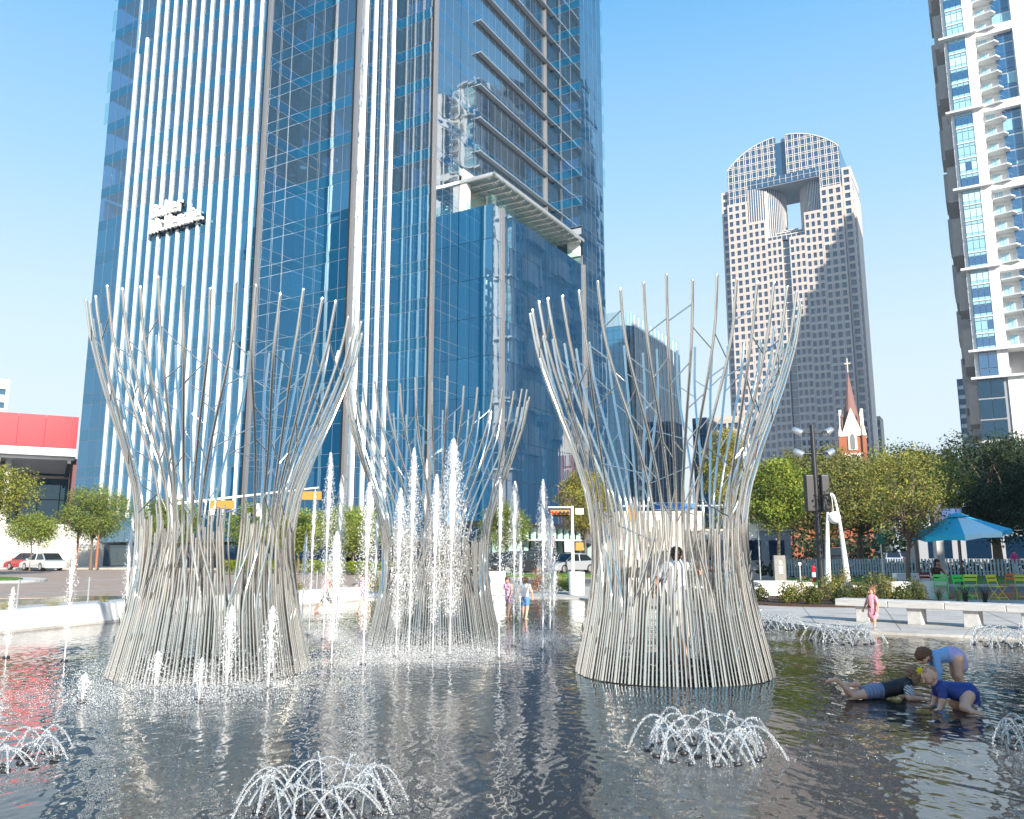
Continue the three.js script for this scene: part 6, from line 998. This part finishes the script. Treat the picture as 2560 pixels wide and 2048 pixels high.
  // baby crawling to the left
  { const o = { bones: [], extra: [], hands: [] }, B = (...q) => o.bones.push(bone(...q)), bl = [0.012, 0.035, 0.2];
    B([0.14, 0.2, 0], [0.02, 0.2, 0], 0.1, 0.096, bl, -0.006); B([0.02, 0.2, 0], [-0.13, 0.24, 0], 0.092, 0.075, bl, -0.004); B([0.17, 0.16, 0.02], [0.2, 0.1, 0.03], 0.085, 0.05, bl, -0.004);
    B([-0.15, 0.25, 0], [-0.2, 0.3, 0.0], 0.042, 0.042, SKIN);
    for (const s of [-1, 1]) { B([-0.12, 0.24, s * 0.05], [-0.14, 0.23, s * 0.09], 0.058, 0.052, bl); const E = [-0.15, 0.13, s * 0.12], W = [-0.19, 0.035, s * 0.125]; B([-0.14, 0.23, s * 0.09], [-0.145, 0.17, s * 0.11], 0.05, 0.045, bl, -0.003); B([-0.145, 0.17, s * 0.11], E, 0.038, 0.034, SKIN); B(E, W, 0.034, 0.023, SKIN); o.hands.push(handBones(W, [-1, -0.25, s * 0.15], [0, -1, 0], 0.062, SKIN, 0.15)); }
    B([0.12, 0.17, 0.06], [0.05, 0.07, 0.15], 0.072, 0.052, SKIN); B([0.05, 0.07, 0.15], [0.1, 0.035, 0.24], 0.046, 0.026, SKIN); B([0.1, 0.03, 0.24], [0.15, 0.028, 0.275], 0.024, 0.018, SKIN); for (let t = 0; t < 5; t++) B([0.15 + t * 0.006, 0.02, 0.265 + t * 0.008], [0.165 + t * 0.006, 0.018, 0.275 + t * 0.008], 0.009, 0.008, SKIN);
    B([0.13, 0.17, -0.06], [0.02, 0.06, -0.12], 0.07, 0.05, SKIN); B([0.02, 0.06, -0.12], [0.17, 0.035, -0.1], 0.044, 0.025, SKIN); B([0.17, 0.03, -0.1], [0.23, 0.025, -0.09], 0.024, 0.018, SKIN); B([0.16, 0.1, 0.03], [0.19, 0.07, 0.05], 0.03, 0.03, [0.6, 0.6, 0.62]);
    const P = headParts(o, [-0.235, 0.355, 0.01], 0.088, -1.25, 0.5, SKIN), h = [], HB = (a, b, ra, rb) => h.push([...P(...a).toArray(), ...P(...b).toArray(), ra * 0.088, rb * 0.088, [0.34, 0.19, 0.11]]); HB([0, 0.36, -0.26], [0, 0.42, 0.02], 0.8, 0.66); HB([0, 0.1, -0.34], [0, -0.1, -0.4], 0.74, 0.56); o.hair = h;
    person('baby in a dark blue romper crawling through the shallow water', 4.78, 9.3, -0.2, o, 0.0075); }
  // child bending forward behind the baby
  { const o = { bones: [], extra: [], hands: [] }, B = (...q) => o.bones.push(bone(...q)), lb = [0.2, 0.36, 0.62], lav = [0.42, 0.36, 0.62];
    B([0.14, 0.42, 0], [0.1, 0.43, 0], 0.1, 0.1, lav, -0.004); B([0.08, 0.43, 0], [-0.1, 0.4, 0], 0.092, 0.08, lb, -0.004); B([-0.12, 0.39, 0], [-0.18, 0.38, 0], 0.04, 0.038, SKIN); B([0.17, 0.38, 0], [0.2, 0.3, 0], 0.1, 0.085, lav, -0.004);
    for (const s of [-1, 1]) { B([0.15, 0.38, s * 0.06], [0.14, 0.2, s * 0.08], 0.07, 0.046, SKIN); B([0.14, 0.2, s * 0.08], [0.2, 0.035, s * 0.085], 0.044, 0.026, SKIN); B([0.2, 0.025, s * 0.085], [0.13, 0.02, s * 0.09], 0.024, 0.018, SKIN); B([-0.1, 0.39, s * 0.06], [-0.1, 0.24, s * 0.12], 0.05, 0.04, lb); B([-0.1, 0.24, s * 0.12], [-0.12, 0.06, s * 0.13], 0.038, 0.028, lb); o.hands.push(handBones([-0.12, 0.06, s * 0.13], [-0.5, -0.8, 0], [0.4, -0.4, 0], 0.06, SKIN, 0.2)); }
    const P = headParts(o, [-0.24, 0.4, 0.02], 0.088, -0.9, 0.55, SKIN), h = [], HB = (a, b, ra, rb) => h.push([...P(...a).toArray(), ...P(...b).toArray(), ra * 0.088, rb * 0.088, [0.13, 0.055, 0.025]]);
    HB([0, 0.34, -0.2], [0, 0.4, 0.2], 0.98, 0.84); HB([0, 0.05, -0.45], [0, -0.4, -0.45], 0.9, 0.7); reseed(55); for (let i = 0; i < 22; i++) { const a = rnd() * 6.283, y = rr(-0.6, 0.9), r = Math.sqrt(Math.max(0.1, 1 - y * y * 0.7)); const c = [Math.sin(a) * r, y, Math.cos(a) * r * 0.8 - 0.35]; HB(c, c.map((v) => v * 1.08), 0.24, 0.2); } o.hair = h;
    person('curly haired child in a light blue top bending down behind the baby', 5.35, 10.6, -0.15, o, 0.008); }
}

renderer.render(scene, camera);
